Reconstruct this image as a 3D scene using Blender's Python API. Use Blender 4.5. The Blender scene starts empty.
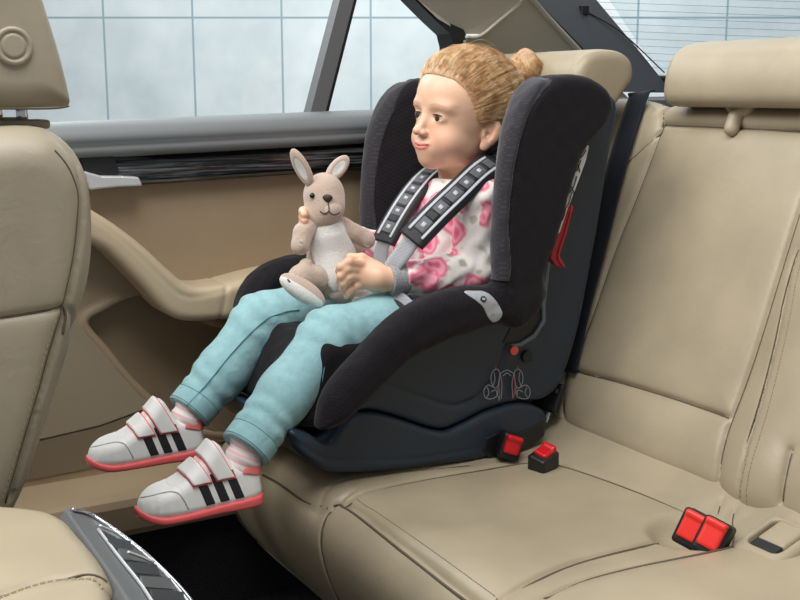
import bpy, math, os, random
import numpy as np
from mathutils import Vector, Matrix
QS = float(os.environ.get('QS', '1'))
C = bpy.context.scene.collection
rng = np.random.default_rng(7)
random.seed(7)
# ------------------------------------------------------------------ camera frame
FPX = 1100.0; YAW = math.radians(30.5); PIT = math.radians(10.6)
CAM = np.array([0, 0, 1.0])
fw = np.array([math.sin(YAW)*math.cos(PIT), math.cos(YAW)*math.cos(PIT), -math.sin(PIT)])
rt = np.array([math.cos(YAW), -math.sin(YAW), 0.0]); upv = np.cross(rt, fw)
def ray(x, y): return fw + rt*(x-400)/FPX - upv*(y-300)/FPX
def A(x, y, Y):                       # surveyed point on the plane at distance Y across the car
    r = ray(x, y); return CAM + r*Y/r[1]
def AX(x, y, X): r = ray(x, y); return CAM + r*X/r[0]
def AZ(x, y, Z): r = ray(x, y); return CAM + r*(Z-1)/r[2]
def AD(x, y, d): return CAM + ray(x, y)*d
def xz(pts, Y): return [(A(x, y, Y)[0], A(x, y, Y)[2]) for x, y in pts]
# ------------------------------------------------------------------ properties
def tag(o, label=None, cat=None, group=None, kind=None):
    if label: o['label'] = label
    if cat: o['category'] = cat
    if group: o['group'] = group
    if kind: o['kind'] = kind
    return o
def empty(name, loc=(0, 0, 0)):
    o = bpy.data.objects.new(name, None); C.objects.link(o); o.location = loc
    o.empty_display_size = .05
    return o
def link(name, me, mat, parent=None, smooth=True):
    o = bpy.data.objects.new(name, me); C.objects.link(o)
    if mat is not None:
        for m in (mat if isinstance(mat, (list, tuple)) else [mat]): me.materials.append(m)
    if smooth: me.polygons.foreach_set('use_smooth', np.ones(len(me.polygons), bool))
    if parent is not None:
        o.parent = parent
        if parent.matrix_world != Matrix(): pass
        o.matrix_parent_inverse = Matrix.Translation(parent.location).inverted()
    return o
def raw(name, V, Fc, mat, parent=None, smooth=True):
    me = bpy.data.meshes.new(name); me.from_pydata([tuple(map(float, v)) for v in V], [], Fc); me.update()
    return link(name, me, mat, parent, smooth)
# ------------------------------------------------------------------ distance fields
def nrm(v): return np.sqrt((v*v).sum(-1))
def smin(a, b, k):
    h = np.clip(.5+.5*(b-a)/k, 0, 1); return b*(1-h)+a*h-k*h*(1-h)
def smax(a, b, k): return -smin(-a, -b, k)
def ell(P, c, r, R=None):
    q = P-np.asarray(c, float)
    if R is not None: q = q@R
    r = np.asarray(r, float); k0 = nrm(q/r); k1 = nrm(q/(r*r)); return k0*(k0-1)/np.maximum(k1, 1e-9)
def cap(P, a, b, ra, rb=None):
    if rb is None: rb = ra
    a = np.asarray(a, float); b = np.asarray(b, float); ab = b-a
    t = np.clip(((P-a)@ab)/max(ab@ab, 1e-12), 0, 1)
    return nrm(P-a-t[:, None]*ab)-(ra+(rb-ra)*t)
def chain(P, pts, rads, k=0.004):
    d = None
    for i in range(len(pts)-1):
        c = cap(P, pts[i], pts[i+1], rads[i], rads[i+1]); d = c if d is None else smin(d, c, k)
    return d
def rbox(P, c, h, r, R=None):
    q = P-np.asarray(c, float)
    if R is not None: q = q@R
    q = np.abs(q)-(np.asarray(h, float)-r)
    return nrm(np.maximum(q, 0))+np.minimum(q.max(-1), 0)-r
def cr(pts, n=6, closed=False):      # Catmull-Rom
    pts = np.asarray(pts, float); out = []; N = len(pts)
    for i in range(N if closed else N-1):
        if closed: p0, p1, p2, p3 = pts[i-1], pts[i], pts[(i+1) % N], pts[(i+2) % N]
        else: p0, p1, p2, p3 = pts[max(i-1, 0)], pts[i], pts[i+1], pts[min(i+2, N-1)]
        for k in range(n):
            t = k/n; out.append(.5*((2*p1)+(-p0+p2)*t+(2*p0-5*p1+4*p2-p3)*t*t+(-p0+3*p1-3*p2+p3)*t**3))
    if not closed: out.append(pts[-1])
    return np.array(out)
def segd(X, Y, a, b):
    ab = b-a; t = np.clip(((X-a[0])*ab[0]+(Y-a[1])*ab[1])/max(ab@ab, 1e-12), 0, 1)
    return np.hypot(X-a[0]-t*ab[0], Y-a[1]-t*ab[1])
class G2:                             # 2-D distance of outlines / lines, looked up on a grid
    def __init__(s, lines, closed=False, sm=True, m=.12, h=.002):
        if closed: lines = [lines]
        L = [cr(l, 6, closed) if sm and len(l) > 2 else np.asarray(l, float) for l in lines]
        al = np.vstack(L); s.lo = al.min(0)-m; s.h = h; hi = al.max(0)+m
        n = np.ceil((hi-s.lo)/h).astype(int)+1; s.n = n
        X, Y = np.meshgrid(s.lo[0]+h*np.arange(n[0]), s.lo[1]+h*np.arange(n[1]), indexing='ij')
        d = np.full(X.shape, 9.)
        for l in L:
            for i in range(len(l) if closed else len(l)-1): d = np.minimum(d, segd(X, Y, l[i], l[(i+1) % len(l)]))
        if closed:
            l = L[0]; ins = np.zeros(X.shape, bool)
            for i in range(len(l)):
                a, b = l[i], l[(i+1) % len(l)]
                if a[1] == b[1]: continue
                c = ((a[1] > Y) != (b[1] > Y)) & (X < (b[0]-a[0])*(Y-a[1])/(b[1]-a[1])+a[0]); ins ^= c
            d = np.where(ins, -d, d)
        s.d = d
    def __call__(s, x, y):
        u = (x-s.lo[0])/s.h; v = (y-s.lo[1])/s.h
        uc = np.clip(u, 0, s.n[0]-1.001); vc = np.clip(v, 0, s.n[1]-1.001)
        i = uc.astype(int); j = vc.astype(int); a = uc-i; b = vc-j; d = s.d
        r = (d[i, j]*(1-a)+d[i+1, j]*a)*(1-b)+(d[i, j+1]*(1-a)+d[i+1, j+1]*a)*b
        return r+np.hypot(u-uc, v-vc)*s.h
def ext(d2, w, r):                    # d2: 2-D distance, w: distance outside the slab
    a = d2+r; b = w+r
    return np.minimum(np.maximum(a, b), 0)+np.hypot(np.maximum(a, 0), np.maximum(b, 0))-r
def slab(t, lo, hi): return np.abs(t-(lo+hi)/2)-(hi-lo)/2
def groove(d, dist, dep, w): return d+dep*np.exp(-(dist/w)**2)
def wob(P, s, seed=0.):               # cheap smooth noise, about -1..1
    x, y, z = P[:, 0]*s+seed, P[:, 1]*s+seed*1.7, P[:, 2]*s-seed
    return (np.sin(x+1.3*np.sin(1.7*y+z))+np.sin(y*1.1+1.5*np.sin(1.3*z-x))+np.sin(z*1.2+1.4*np.sin(x*1.5+y)))/3
def mesh_sdf(f, lo, hi, h):
    h = h*QS; B = 8; lo = np.asarray(lo, float); hi = np.asarray(hi, float)
    nb = np.ceil((hi-lo)/h/B).astype(int)+1; n = nb*B
    bi = np.stack(np.meshgrid(*[np.arange(k) for k in nb], indexing='ij'), -1).reshape(-1, 3)
    cen = lo+(bi*B+(B-1)/2)*h; fc = f(cen)
    act = np.abs(fc) < B*h*.87*1.35+.004
    D = np.where(fc < 0, -1., 1.).astype(np.float32).reshape(nb)
    D = np.repeat(np.repeat(np.repeat(D, B, 0), B, 1), B, 2)
    ofs = np.stack(np.meshgrid(*[np.arange(B)]*3, indexing='ij'), -1).reshape(-1, 3)
    ab = bi[act]
    for s in range(0, len(ab), 400):
        g = (ab[s:s+400, None]*B+ofs[None]).reshape(-1, 3)
        D[g[:, 0], g[:, 1], g[:, 2]] = f(lo+g*h)
    S = D < 0
    k = [slice(0, -1), slice(1, None)]
    cnt = sum(S[k[a], k[b], k[c]].astype(np.int8) for a in (0, 1) for b in (0, 1) for c in (0, 1))
    ca = (cnt > 0) & (cnt < 8); ids = np.full(ca.shape, -1, np.int32); cells = np.argwhere(ca)
    ids[ca] = np.arange(len(cells))
    cor = [(a, b, c) for a in (0, 1) for b in (0, 1) for c in (0, 1)]
    val = [D[cells[:, 0]+a, cells[:, 1]+b, cells[:, 2]+c] for a, b, c in cor]
    acc = np.zeros((len(cells), 3)); w = np.zeros(len(cells))
    for i in range(8):
        for j in range(i+1, 8):
            if sum(abs(cor[i][q]-cor[j][q]) for q in range(3)) != 1: continue
            m = (val[i] < 0) != (val[j] < 0); t = np.where(m, val[i]/np.where(m, val[i]-val[j], 1), 0)[:, None]
            acc += np.where(m[:, None], np.array(cor[i])*(1-t)+np.array(cor[j])*t, 0); w += m
    V = lo+(cells+acc/w[:, None])*h
    e = h*.3; T = np.array([[1, -1, -1], [-1, -1, 1], [-1, 1, -1], [1, 1, 1]], float)
    for it in range(2):
        vals = [f(V+t*e) for t in T]
        g = sum(v[:, None]*t for v, t in zip(vals, T))/(4*e); d0 = sum(vals)/4
        gn = np.maximum((g*g).sum(1), .25)[:, None]
        V = V-np.clip(g*d0[:, None]/gn, -h*.6, h*.6)*.9
    Q = []
    for ax in range(3):
        a = [slice(None)]*3; b = [slice(None)]*3; a[ax] = slice(0, -1); b[ax] = slice(1, None)
        Sa, Sb = S[tuple(a)], S[tuple(b)]; E = np.argwhere(Sa != Sb)
        o1, o2 = [(1, 2), (2, 0), (0, 1)][ax]
        E = E[(E[:, o1] > 0) & (E[:, o2] > 0) & (E[:, o1] < n[o1]-1) & (E[:, o2] < n[o2]-1)]
        ins = S[E[:, 0], E[:, 1], E[:, 2]]
        u1 = np.eye(3, dtype=int)[o1]; u2 = np.eye(3, dtype=int)[o2]
        c = [ids[tuple((E-x).T)] for x in (u1+u2, u2, 0*u1, u1)]
        q = np.stack(c, 1); q[~ins] = q[~ins][:, ::-1]; Q.append(q)
    Q = np.vstack(Q); Q = Q[(Q >= 0).all(1)]
    return V, Q
def np_mesh(name, V, Q):
    me = bpy.data.meshes.new(name); me.vertices.add(len(V)); me.vertices.foreach_set('co', V.astype(np.float32).ravel())
    me.loops.add(Q.size); me.loops.foreach_set('vertex_index', Q.astype(np.int32).ravel())
    me.polygons.add(len(Q)); me.polygons.foreach_set('loop_start', (np.arange(len(Q))*4).astype(np.int32))
    try: me.polygons.foreach_set('loop_total', np.full(len(Q), 4, np.int32))
    except Exception: pass
    me.update(calc_edges=True); me.validate(); return me
def S(name, f, lo, hi, h, mat, parent=None):
    V, Q = mesh_sdf(f, lo, hi, h); return link(name, np_mesh(name, V, Q), mat, parent)
def bb(pts, m): pts = np.asarray(pts, float); return pts.min(0)-m, pts.max(0)+m
# ------------------------------------------------------------------ swept shapes
def unit(v): v = np.asarray(v, float); return v/max(np.linalg.norm(v), 1e-9)
def tube(name, pts, r, mat, parent=None, seg=8, sub=5, closed=False, flat=1.0):
    P = cr(pts, sub, closed) if len(pts) > 2 else np.asarray(pts, float); n = len(P); V = []; Fc = []
    T = np.gradient(P, axis=0); ref = np.array([0, 0, 1.]) if abs(unit(T[0])[2]) < .9 else np.array([1., 0, 0])
    s = unit(np.cross(T[0], ref))
    rr = np.interp(np.linspace(0, 1, n), np.linspace(0, 1, len(r)), r) if hasattr(r, '__len__') else np.full(n, r)
    for i in range(n):
        t = unit(T[i]); s = unit(s-t*(s@t)); u = np.cross(t, s)
        for k in range(seg):
            a = 2*math.pi*k/seg; V.append(P[i]+(s*math.cos(a)+u*math.sin(a)*flat)*rr[i])
    for i in range(n if closed else n-1):
        for k in range(seg):
            j = (i+1) % n; Fc.append((i*seg+k, i*seg+(k+1) % seg, j*seg+(k+1) % seg, j*seg+k))
    if not closed: Fc.append(tuple(range(seg))[::-1]); Fc.append(tuple((n-1)*seg+k for k in range(seg)))
    return raw(name, V, Fc, mat, parent)
def ribbon(name, pts, side, w, t, mat, parent=None, sub=6, bulge=0.0, ends=True):
    P = cr(pts, sub); n = len(P); T = np.gradient(P, axis=0)
    sd = cr(side, sub) if np.ndim(side) == 2 else np.tile(np.asarray(side, float), (n, 1))
    prof = [(-1, -1), (-.94, 1), (-.5, 1+bulge*.8), (0, 1+bulge), (.5, 1+bulge*.8), (.94, 1), (1, -1), (0, -1)]
    V = []; Fc = []; m = len(prof)
    for i in range(n):
        tt = unit(T[i]); s = unit(sd[i]-tt*(sd[i]@tt)); u = np.cross(tt, s)
        for a, b in prof: V.append(P[i]+s*a*w/2+u*b*t/2)
    for i in range(n-1):
        for k in range(m): Fc.append((i*m+k, i*m+(k+1) % m, (i+1)*m+(k+1) % m, (i+1)*m+k))
    Fc.append(tuple(range(m))[::-1]); Fc.append(tuple((n-1)*m+k for k in range(m)))
    o = raw(name, V, Fc, mat, parent); return o
def prism(name, pts, off, mat, parent=None, smooth=False, bev=0.0):   # outline in 3-D pushed along off
    pts = [np.asarray(p, float) for p in pts]; off = np.asarray(off, float); n = len(pts)
    V = pts+[p+off for p in pts]; Fc = [tuple(range(n)), tuple(range(2*n-1, n-1, -1))]
    for i in range(n): Fc.append((i, n+i, n+(i+1) % n, (i+1) % n))
    o = raw(name, V, Fc, mat, parent, smooth)
    import bmesh
    bm = bmesh.new(); bm.from_mesh(o.data); bmesh.ops.recalc_face_normals(bm, faces=bm.faces)
    if bev:
        bmesh.ops.bevel(bm, geom=bm.edges[:], offset=bev, segments=2, affect='EDGES', profile=.5)
    bm.to_mesh(o.data); bm.free(); return o
def box(name, lo, hi, mat, parent=None, bev=0.0):
    x0, y0, z0 = lo; x1, y1, z1 = hi
    return prism(name, [(x0, y0, z0), (x1, y0, z0), (x1, y1, z0), (x0, y1, z0)], (0, 0, z1-z0), mat, parent, False, bev)
def disc(name, c, nrmv, r, t, mat, parent=None, rx=None, seg=28):
    nv = unit(nrmv); ref = np.array([0, 0, 1.]) if abs(nv[2]) < .9 else np.array([1., 0, 0])
    s = unit(np.cross(ref, nv)); u = np.cross(nv, s); rx = rx or r; c = np.asarray(c, float)
    pts = [c+s*rx*math.cos(2*math.pi*k/seg)+u*r*math.sin(2*math.pi*k/seg) for k in range(seg)]
    return prism(name, pts, nv*t, mat, parent, False, min(t, r)*.25)
# ------------------------------------------------------------------ materials
def srgb(c): return tuple(((v/255)/12.92 if v <= 10 else ((v/255+.055)/1.055)**2.4) for v in c)+(1,)
class M_:
    def __init__(s, name, col=(200, 200, 200), rough=.5, **kw):
        s.m = bpy.data.materials.new(name); s.m.use_nodes = True; s.nt = s.m.node_tree
        s.b = s.nt.nodes['Principled BSDF']; s.b.inputs['Base Color'].default_value = srgb(col); s.b.inputs['Roughness'].default_value = rough
        for k, v in kw.items(): s.b.inputs[k.replace('_', ' ')].default_value = v
        s.co = s.n('ShaderNodeTexCoord').outputs['Object']
    def n(s, t, **kw):
        nd = s.nt.nodes.new(t)
        for k, v in kw.items():
            if k in nd.inputs: nd.inputs[k].default_value = v
            else: setattr(nd, k, v)
        return nd
    def l(s, a, b): s.nt.links.new(a, b)
    def noise(s, scale, detail=3, rough=.5, vec=None, dist=0):
        nd = s.n('ShaderNodeTexNoise', Scale=scale, Detail=detail, Roughness=rough, Distortion=dist); s.l(vec or s.co, nd.inputs['Vector']); return nd
    def ramp(s, fac, stops):
        r = s.n('ShaderNodeValToRGB'); s.l(fac, r.inputs[0]); e = r.color_ramp.elements
        while len(e) < len(stops): e.new(.5)
        for q, (p, c) in zip(e, stops): q.position = p; q.color = srgb(c) if len(c) == 3 else c
        return r
    def mix(s, fac, a, b):
        m = s.n('ShaderNodeMix', data_type='RGBA')
        for i, v in ((0, fac), (6, a), (7, b)):
            if hasattr(v, 'links') or isinstance(v, bpy.types.NodeSocket): s.l(v, m.inputs[i])
            else: m.inputs[i].default_value = v if i == 0 else srgb(v)
        return m.outputs[2]
    def math(s, op, a, b=None):
        m = s.n('ShaderNodeMath', operation=op)
        for i, v in ((0, a), (1, b)):
            if v is None: continue
            if isinstance(v, bpy.types.NodeSocket): s.l(v, m.inputs[i])
            else: m.inputs[i].default_value = v
        return m.outputs[0]
    def mapv(s, scale=(1, 1, 1), rot=(0, 0, 0)):
        m = s.n('ShaderNodeMapping'); m.inputs['Scale'].default_value = scale; m.inputs['Rotation'].default_value = rot
        s.l(s.co, m.inputs['Vector']); return m.outputs[0]
    def sep(s): 
        x = s.n('ShaderNodeSeparateXYZ'); s.l(s.co, x.inputs[0]); return x.outputs
    def bump(s, h, strength=.3, dist=.001, prev=None):
        b = s.n('ShaderNodeBump', Strength=strength, Distance=dist); s.l(h, b.inputs['Height'])
        if prev: s.l(prev, b.inputs['Normal'])
        s.l(b.outputs[0], s.b.inputs['Normal']); return b.outputs[0]
    def base(s, sock): s.l(sock, s.b.inputs['Base Color'])
def leather(name, col, rough=.42, crease=.16, dark=.93):
    m = M_(name, col, rough); 
    nz = m.noise(9, 3); d = tuple(int(c*dark) for c in col)
    m.base(m.mix(m.ramp(nz.outputs[0], [(.3, (0, 0, 0)), (.7, (255, 255, 255))]).outputs[0], d, col))
    v = m.n('ShaderNodeTexVoronoi', Scale=900, feature='DISTANCE_TO_EDGE'); m.l(m.co, v.inputs['Vector'])
    p = m.bump(v.outputs[0], .12, .0006)
    n2 = m.noise(22, 4, .6, dist=1.2); m.bump(n2.outputs[0], crease, .004, p); return m.m
M = {}
M['leather'] = leather('beige_leather', (176, 163, 138), .40)
M['leather2'] = leather('beige_leather_front', (170, 160, 139), .45, .2)
M['thread'] = M_('seam_thread', (150, 136, 110), .8).m
M['seam_shade'] = M_('seam_groove_shade', (96, 86, 70), .9).m  # shade of the seam grooves, put in as dark-coloured tubes
M['door_beige'] = leather('door_beige_vinyl', (160, 141, 115), .5, .15, .97)
M['door_arm'] = leather('armrest_beige', (192, 175, 147), .42, .1, .98)
m = M_('door_lower_beige', (150, 138, 117), .62); nz = m.noise(260, 2); m.bump(nz.outputs[0], .25, .001); M['door_low'] = m.m
m = M_('sill_grey_vinyl', (118, 122, 124), .5); nz = m.noise(700, 2); m.bump(nz.outputs[0], .15, .0006); M['sill_grey'] = m.m
m = M_('decor_gloss_black', (26, 28, 30), .16)
wv = m.n('ShaderNodeTexNoise', Scale=1, Detail=4, Roughness=.6, Distortion=.6); m.l(m.mapv((4, 1, 130), (0, .04, 0)), wv.inputs['Vector'])
m.base(m.ramp(wv.outputs[0], [(.48, (16, 17, 19)), (.60, (84, 88, 90)), (.72, (130, 134, 136))]).outputs[0]); M['decor'] = m.m
M['door_dark'] = M_('door_darker_vinyl', (122, 110, 90), .65).m  # darker beige for the strip below the door seam
M['satin'] = M_('satin_metal', (222, 224, 226), .35, Metallic=.6).m
M['chrome'] = M_('chrome', (215, 217, 220), .12, Metallic=1.).m
M['dark_plastic'] = M_('black_plastic', (22, 23, 26), .45).m
M['grey_plastic'] = M_('grey_plastic', (98, 100, 102), .5).m
M['trim_grey'] = M_('pillar_grey_trim', (62, 65, 70), .6).m
M['headliner'] = M_('headliner_cloth', (176, 170, 158), .9).m
M['pillar_beige'] = M_('pillar_beige_trim', (188, 182, 164), .6).m
m = M_('carpet_black', (20, 21, 25), .95); nz = m.noise(500, 3); m.base(m.ramp(nz.outputs[0], [(.45, (12, 12, 15)), (.72, (66, 66, 74))]).outputs[0]); m.bump(nz.outputs[0], .8, .004); M['carpet'] = m.m
m = M_('navy_plastic', (34, 47, 62), .46); nz = m.noise(900, 2); m.bump(nz.outputs[0], .12, .0006); M['navy'] = m.m
M['navy_light'] = M_('navy_plastic_edge', (96, 108, 120), .4).m
def fabric(name, a, b, sc=260, sheen=.35, rough=.85):
    m = M_(name, a, rough, Sheen_Weight=sheen, Sheen_Roughness=.45, Specular_IOR_Level=.22); x = m.sep()
    w = m.math('MULTIPLY', m.math('SINE', m.math('MULTIPLY', x[2], sc*6.28)), m.math('SINE', m.math('MULTIPLY', m.math('ADD', x[0], x[1]), sc*6.28)))
    f = m.ramp(w, [(.35, (0, 0, 0)), (.75, (255, 255, 255))]).outputs[0]
    m.base(m.mix(f, a, b)); m.bump(w, .18, .0006); return m.m
M['seat_fabric'] = fabric('charcoal_seat_fabric', (23, 20, 25), (31, 28, 34), 130, .12)
M['seat_rim'] = fabric('grey_rim_fabric', (50, 48, 53), (62, 60, 65), 130, .3)
M['seat_grey'] = fabric('inner_grey_fabric', (98, 106, 114), (112, 120, 128), 300, .3)
M['webbing'] = fabric('navy_webbing', (22, 28, 38), (32, 40, 52), 400, .2, .7)
M['webbing_grey'] = fabric('grey_webbing', (170, 172, 178), (196, 198, 202), 400, .3, .7)
M['pad_black'] = M_('pad_black_rubber', (30, 32, 36), .6).m
M['pad_silver'] = M_('pad_silver_print', (188, 192, 198), .5).m
M['pad_grey'] = M_('pad_grey_rubber', (92, 94, 98), .55).m
M['red'] = M_('red_plastic', (205, 22, 34), .32).m
M['dark_red'] = M_('dark_red_plastic', (150, 18, 36), .35).m
M['red_orange'] = M_('red_button_plastic', (238, 52, 44), .35).m
M['coral_btn'] = M_('coral_button', (232, 92, 80), .4).m
M['tag_silver'] = M_('silver_tag', (168, 174, 180), .45).m
M['print_white'] = M_('white_print', (150, 158, 168), .6).m
M['print_pink'] = M_('pink_print', (178, 70, 84), .6).m
M['label_white'] = M_('white_label', (205, 207, 208), .6).m
# person
m = M_('skin', (226, 178, 150), .45, Subsurface_Weight=.12, Subsurface_Scale=.006)
m.b.inputs['Subsurface Radius'].default_value = (1, .35, .2); M['skin_node'] = m
M['skin'] = m.m
m = M_('hair_blonde', (228, 192, 146), .32); nz = m.noise(60, 3); m.base(m.ramp(nz.outputs[0], [(.3, (196, 150, 100)), (.5, (236, 196, 144)), (.72, (255, 234, 194))]).outputs[0]); M['hair'] = m.m
m = M_('scalp_blonde', (190, 146, 100), .7); wv = m.noise(160, 3); m.base(m.ramp(wv.outputs[0], [(.3, (172, 132, 100)), (.7, (216, 180, 144))]).outputs[0]); m.bump(wv.outputs[0], .4, .002); M['scalp'] = m.m
M['eye_white'] = M_('eye_white', (196, 188, 184), .1).m
M['iris'] = M_('iris_brown', (62, 46, 38), .1).m
M['pupil'] = M_('pupil', (10, 9, 9), .05).m
M['brow'] = M_('brow_hair', (176, 130, 98), .8).m
M['lash'] = M_('lash', (60, 42, 34), .8).m
m = M_('floral_jersey', (235, 225, 222), .9)
nd = m.noise(26, 2); add = m.n('ShaderNodeVectorMath', operation='ADD'); sc_ = m.n('ShaderNodeVectorMath', operation='SCALE'); sc_.inputs[3].default_value = .035
m.l(nd.outputs['Color'], sc_.inputs[0]); m.l(m.co, add.inputs[0]); m.l(sc_.outputs[0], add.inputs[1])
v1 = m.n('ShaderNodeTexVoronoi', Scale=24); m.l(add.outputs[0], v1.inputs['Vector'])
rings = m.math('SINE', m.math('MULTIPLY', v1.outputs['Distance'], 20.))
pink = m.ramp(m.math('ADD', m.math('MULTIPLY', rings, .3), .5), [(.1, (216, 84, 120)), (.5, (236, 122, 150)), (.9, (244, 176, 190))]).outputs[0]
mask = m.ramp(v1.outputs['Distance'], [(.50, (255, 255, 255)), (.66, (0, 0, 0))]).outputs[0]
v2 = m.n('ShaderNodeTexVoronoi', Scale=33); m.l(add.outputs[0], v2.inputs['Vector'])
leaf = m.ramp(v2.outputs['Distance'], [(.16, (172, 172, 156)), (.30, (232, 224, 218)), (.6, (240, 232, 228))]).outputs[0]
selv = m.n('ShaderNodeSeparateColor'); m.l(v1.outputs['Color'], selv.inputs[0]); sel = m.ramp(selv.outputs[0], [(.22, (0, 0, 0)), (.24, (255, 255, 255))]).outputs[0]
mk = m.n('ShaderNodeMath', operation='MULTIPLY'); m.l(mask, mk.inputs[0]); m.l(sel, mk.inputs[1])
m.base(m.mix(mk.outputs[0], leaf, pink)); M['floral'] = m.m
m = M_('cuff_grey_rib', (150, 150, 154), .9); x = m.sep(); nz = m.noise(600, 2); m.base(m.ramp(nz.outputs[0], [(.35, (128, 128, 134)), (.65, (172, 172, 176))]).outputs[0]); M['cuff'] = m.m
m = M_('denim_aqua', (138, 192, 198), .8, Sheen_Weight=.15); nz = m.noise(60, 5, .65); m.base(m.ramp(nz.outputs[0], [(.3, (138, 182, 188)), (.7, (156, 198, 203))]).outputs[0]); n2 = m.noise(900, 1); p = m.bump(n2.outputs[0], .2, .0005); n3 = m.noise(28, 3, .5, dist=1.5); m.bump(n3.outputs[0], .35, .006, p); M['denim'] = m.m
M['denim_seam'] = M_('denim_seam', (96, 148, 158), .85).m
m = M_('sock_white', (228, 208, 208), .9); x = m.sep(); m.base(m.ramp(m.math('SINE', m.math('MULTIPLY', m.math('ADD', x[2], m.math('MULTIPLY', x[0], .5)), 520.)), [(.2, (236, 228, 226)), (.8, (236, 190, 194))]).outputs[0]); M['sock'] = m.m
M['shoe_white'] = leather('shoe_white_leather', (246, 246, 244), .45, .2, .98)
M['shoe_shade'] = M_('shoe_grey_stitch', (178, 182, 184), .6).m
M['coral'] = M_('coral_rubber', (248, 108, 110), .5).m
M['coral_lining'] = M_('coral_lining', (244, 128, 122), .8).m
M['stripe'] = M_('stripe_black', (32, 33, 38), .6).m
def plush(name, col, s=.5):
    m = M_(name, col, .95, Sheen_Weight=s, Sheen_Roughness=.6); nz = m.noise(420, 3); d = tuple(int(c*.86) for c in col)
    m.base(m.mix(nz.outputs[0], d, col)); m.bump(nz.outputs[0], .5, .0025); return m.m
M['plush_tan'] = plush('plush_tan', (204, 180, 162)); M['plush_white'] = plush('plush_white', (236, 234, 230)); M['plush_pale'] = plush('plush_pale_muzzle', (222, 202, 186))
M['nose'] = M_('plush_nose_brown', (58, 42, 42), .6).m; M['floss'] = M_('embroidery_thread', (74, 54, 50), .8).m
M['bead'] = M_('black_bead', (18, 16, 16), .12).m
# glass
def glassy(name, tint, k):
    m = bpy.data.materials.new(name); m.use_nodes = True; nt = m.node_tree; nt.nodes.remove(nt.nodes['Principled BSDF'])
    t = nt.nodes.new('ShaderNodeBsdfTransparent'); t.inputs[0].default_value = tint; g = nt.nodes.new('ShaderNodeBsdfGlossy'); g.inputs['Roughness'].default_value = .03
    x = nt.nodes.new('ShaderNodeMixShader'); x.inputs[0].default_value = k
    nt.links.new(t.outputs[0], x.inputs[1]); nt.links.new(g.outputs[0], x.inputs[2]); nt.links.new(x.outputs[0], nt.nodes['Material Output'].inputs[0]); return m
M['glass'] = glassy('window_glass', (.96, .985, .985, 1), .03)
M['glass_rear'] = glassy('rear_glass', (.90, .94, .95, 1), .04)
# concrete panels
m = M_('pale_concrete_panels', (200, 214, 220), .8); x = m.sep()
def joint(c, period, off, w):
    f = m.math('FRACT', m.math('ADD', m.math('DIVIDE', c, period), off)); d = m.math('ABSOLUTE', m.math('SUBTRACT', f, .5))
    return m.math('GREATER_THAN', d, .5-w/period)
PW = 88/FPX*6.0
jx = joint(x[0], PW, 1.598/PW, .0055); jz = joint(x[2], 1.1, -1.405/1.1, .0055)
n1 = m.noise(1.6, 6, .62); n2 = m.noise(9, 4, .6)
cc = m.ramp(n1.outputs[0], [(.3, (190, 199, 202)), (.5, (211, 217, 219)), (.7, (230, 233, 234))]).outputs[0]
cc = m.mix(m.ramp(n2.outputs[0], [(.55, (0, 0, 0)), (.8, (130, 130, 130))]).outputs[0], cc, (232, 238, 240))
m.base(m.mix(m.math('MAXIMUM', jx, jz), cc, (150, 168, 176))); M['concrete'] = m.m
M['ground'] = M_('studio_floor', (150, 154, 156), .8).m
# ------------------------------------------------------------------ helpers on planes
def onpl(x, y, P1, P2, P3):
    n = np.cross(P2-P1, P3-P1); r = ray(x, y); return CAM+r*(((P1-CAM)@n)/(r@n))
def sweepx(name, path, prof, mat, parent=None, closed=True):
    V = []; Fc = []; m = len(prof); n = len(path)
    for p in path:
        for a, b in prof: V.append((p[0], p[1]+a, p[2]+b))
    for i in range(n-1):
        for k in range(m): Fc.append((i*m+k, (i+1)*m+k, (i+1)*m+(k+1) % m, i*m+(k+1) % m))
    Fc += [tuple(range(m)), tuple(range(n*m-1, (n-1)*m-1, -1))]
    o = raw(name, V, Fc, mat, parent)
    import bmesh
    bm = bmesh.new(); bm.from_mesh(o.data); bmesh.ops.recalc_face_normals(bm, faces=bm.faces); bm.to_mesh(o.data); bm.free()
    return o
def proj(P, f, it=6, off=0.0):
    P = np.array(P, float)
    e = .0008; T = np.array([[1, -1, -1], [-1, -1, 1], [-1, 1, -1], [1, 1, 1]], float)
    for _ in range(it):
        v = [f(P+t*e) for t in T]; g = sum(a[:, None]*t for a, t in zip(v, T))/(4*e); d = sum(v)/4-off
        P = P-g*d[:, None]/np.maximum((g*g).sum(1), .2)[:, None]
    return P, g/np.maximum(nrm(g), 1e-6)[:, None]
def stitches(name, line, f, mat, parent, step=.0055, ln=.0032, r=.0007, off=.0004, sideoff=0.0):
    L = cr(line, 12); seg = nrm(np.diff(L, axis=0)); s = np.concatenate([[0], np.cumsum(seg)])
    t = np.arange(0, s[-1], step); P = np.stack([np.interp(t, s, L[:, k]) for k in range(3)], 1)
    P2 = np.stack([np.interp(t+ln, s, L[:, k]) for k in range(3)], 1)
    P, N = proj(P, f, off=off); P2, _ = proj(P2, f, off=off); V = []; Fc = []
    for a, b, n in zip(P, P2, N):
        d = unit(b-a); c = np.cross(n, d); a = a+c*sideoff; b = b+c*sideoff; k = len(V)
        for q in (a, b):
            for u, w in ((-1, -.3), (0, 1), (1, -.3)): V.append(q+c*u*r+n*w*r)
        Fc += [(k, k+1, k+4, k+3), (k+1, k+2, k+5, k+4), (k, k+2, k+1), (k+3, k+4, k+5)]
    o = raw(name, V, Fc, mat, parent, False); return o
def seamline(name, line, f, r, mat, parent, off=-.0004):
    L = cr(line, 10); P, N = proj(L, f, off=off+.0007)
    for _ in range(10): P[1:-1] = P[1:-1]*.4+.3*(P[:-2]+P[2:])
    return tube(name, P, r, mat, parent, 6, 1)
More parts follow.
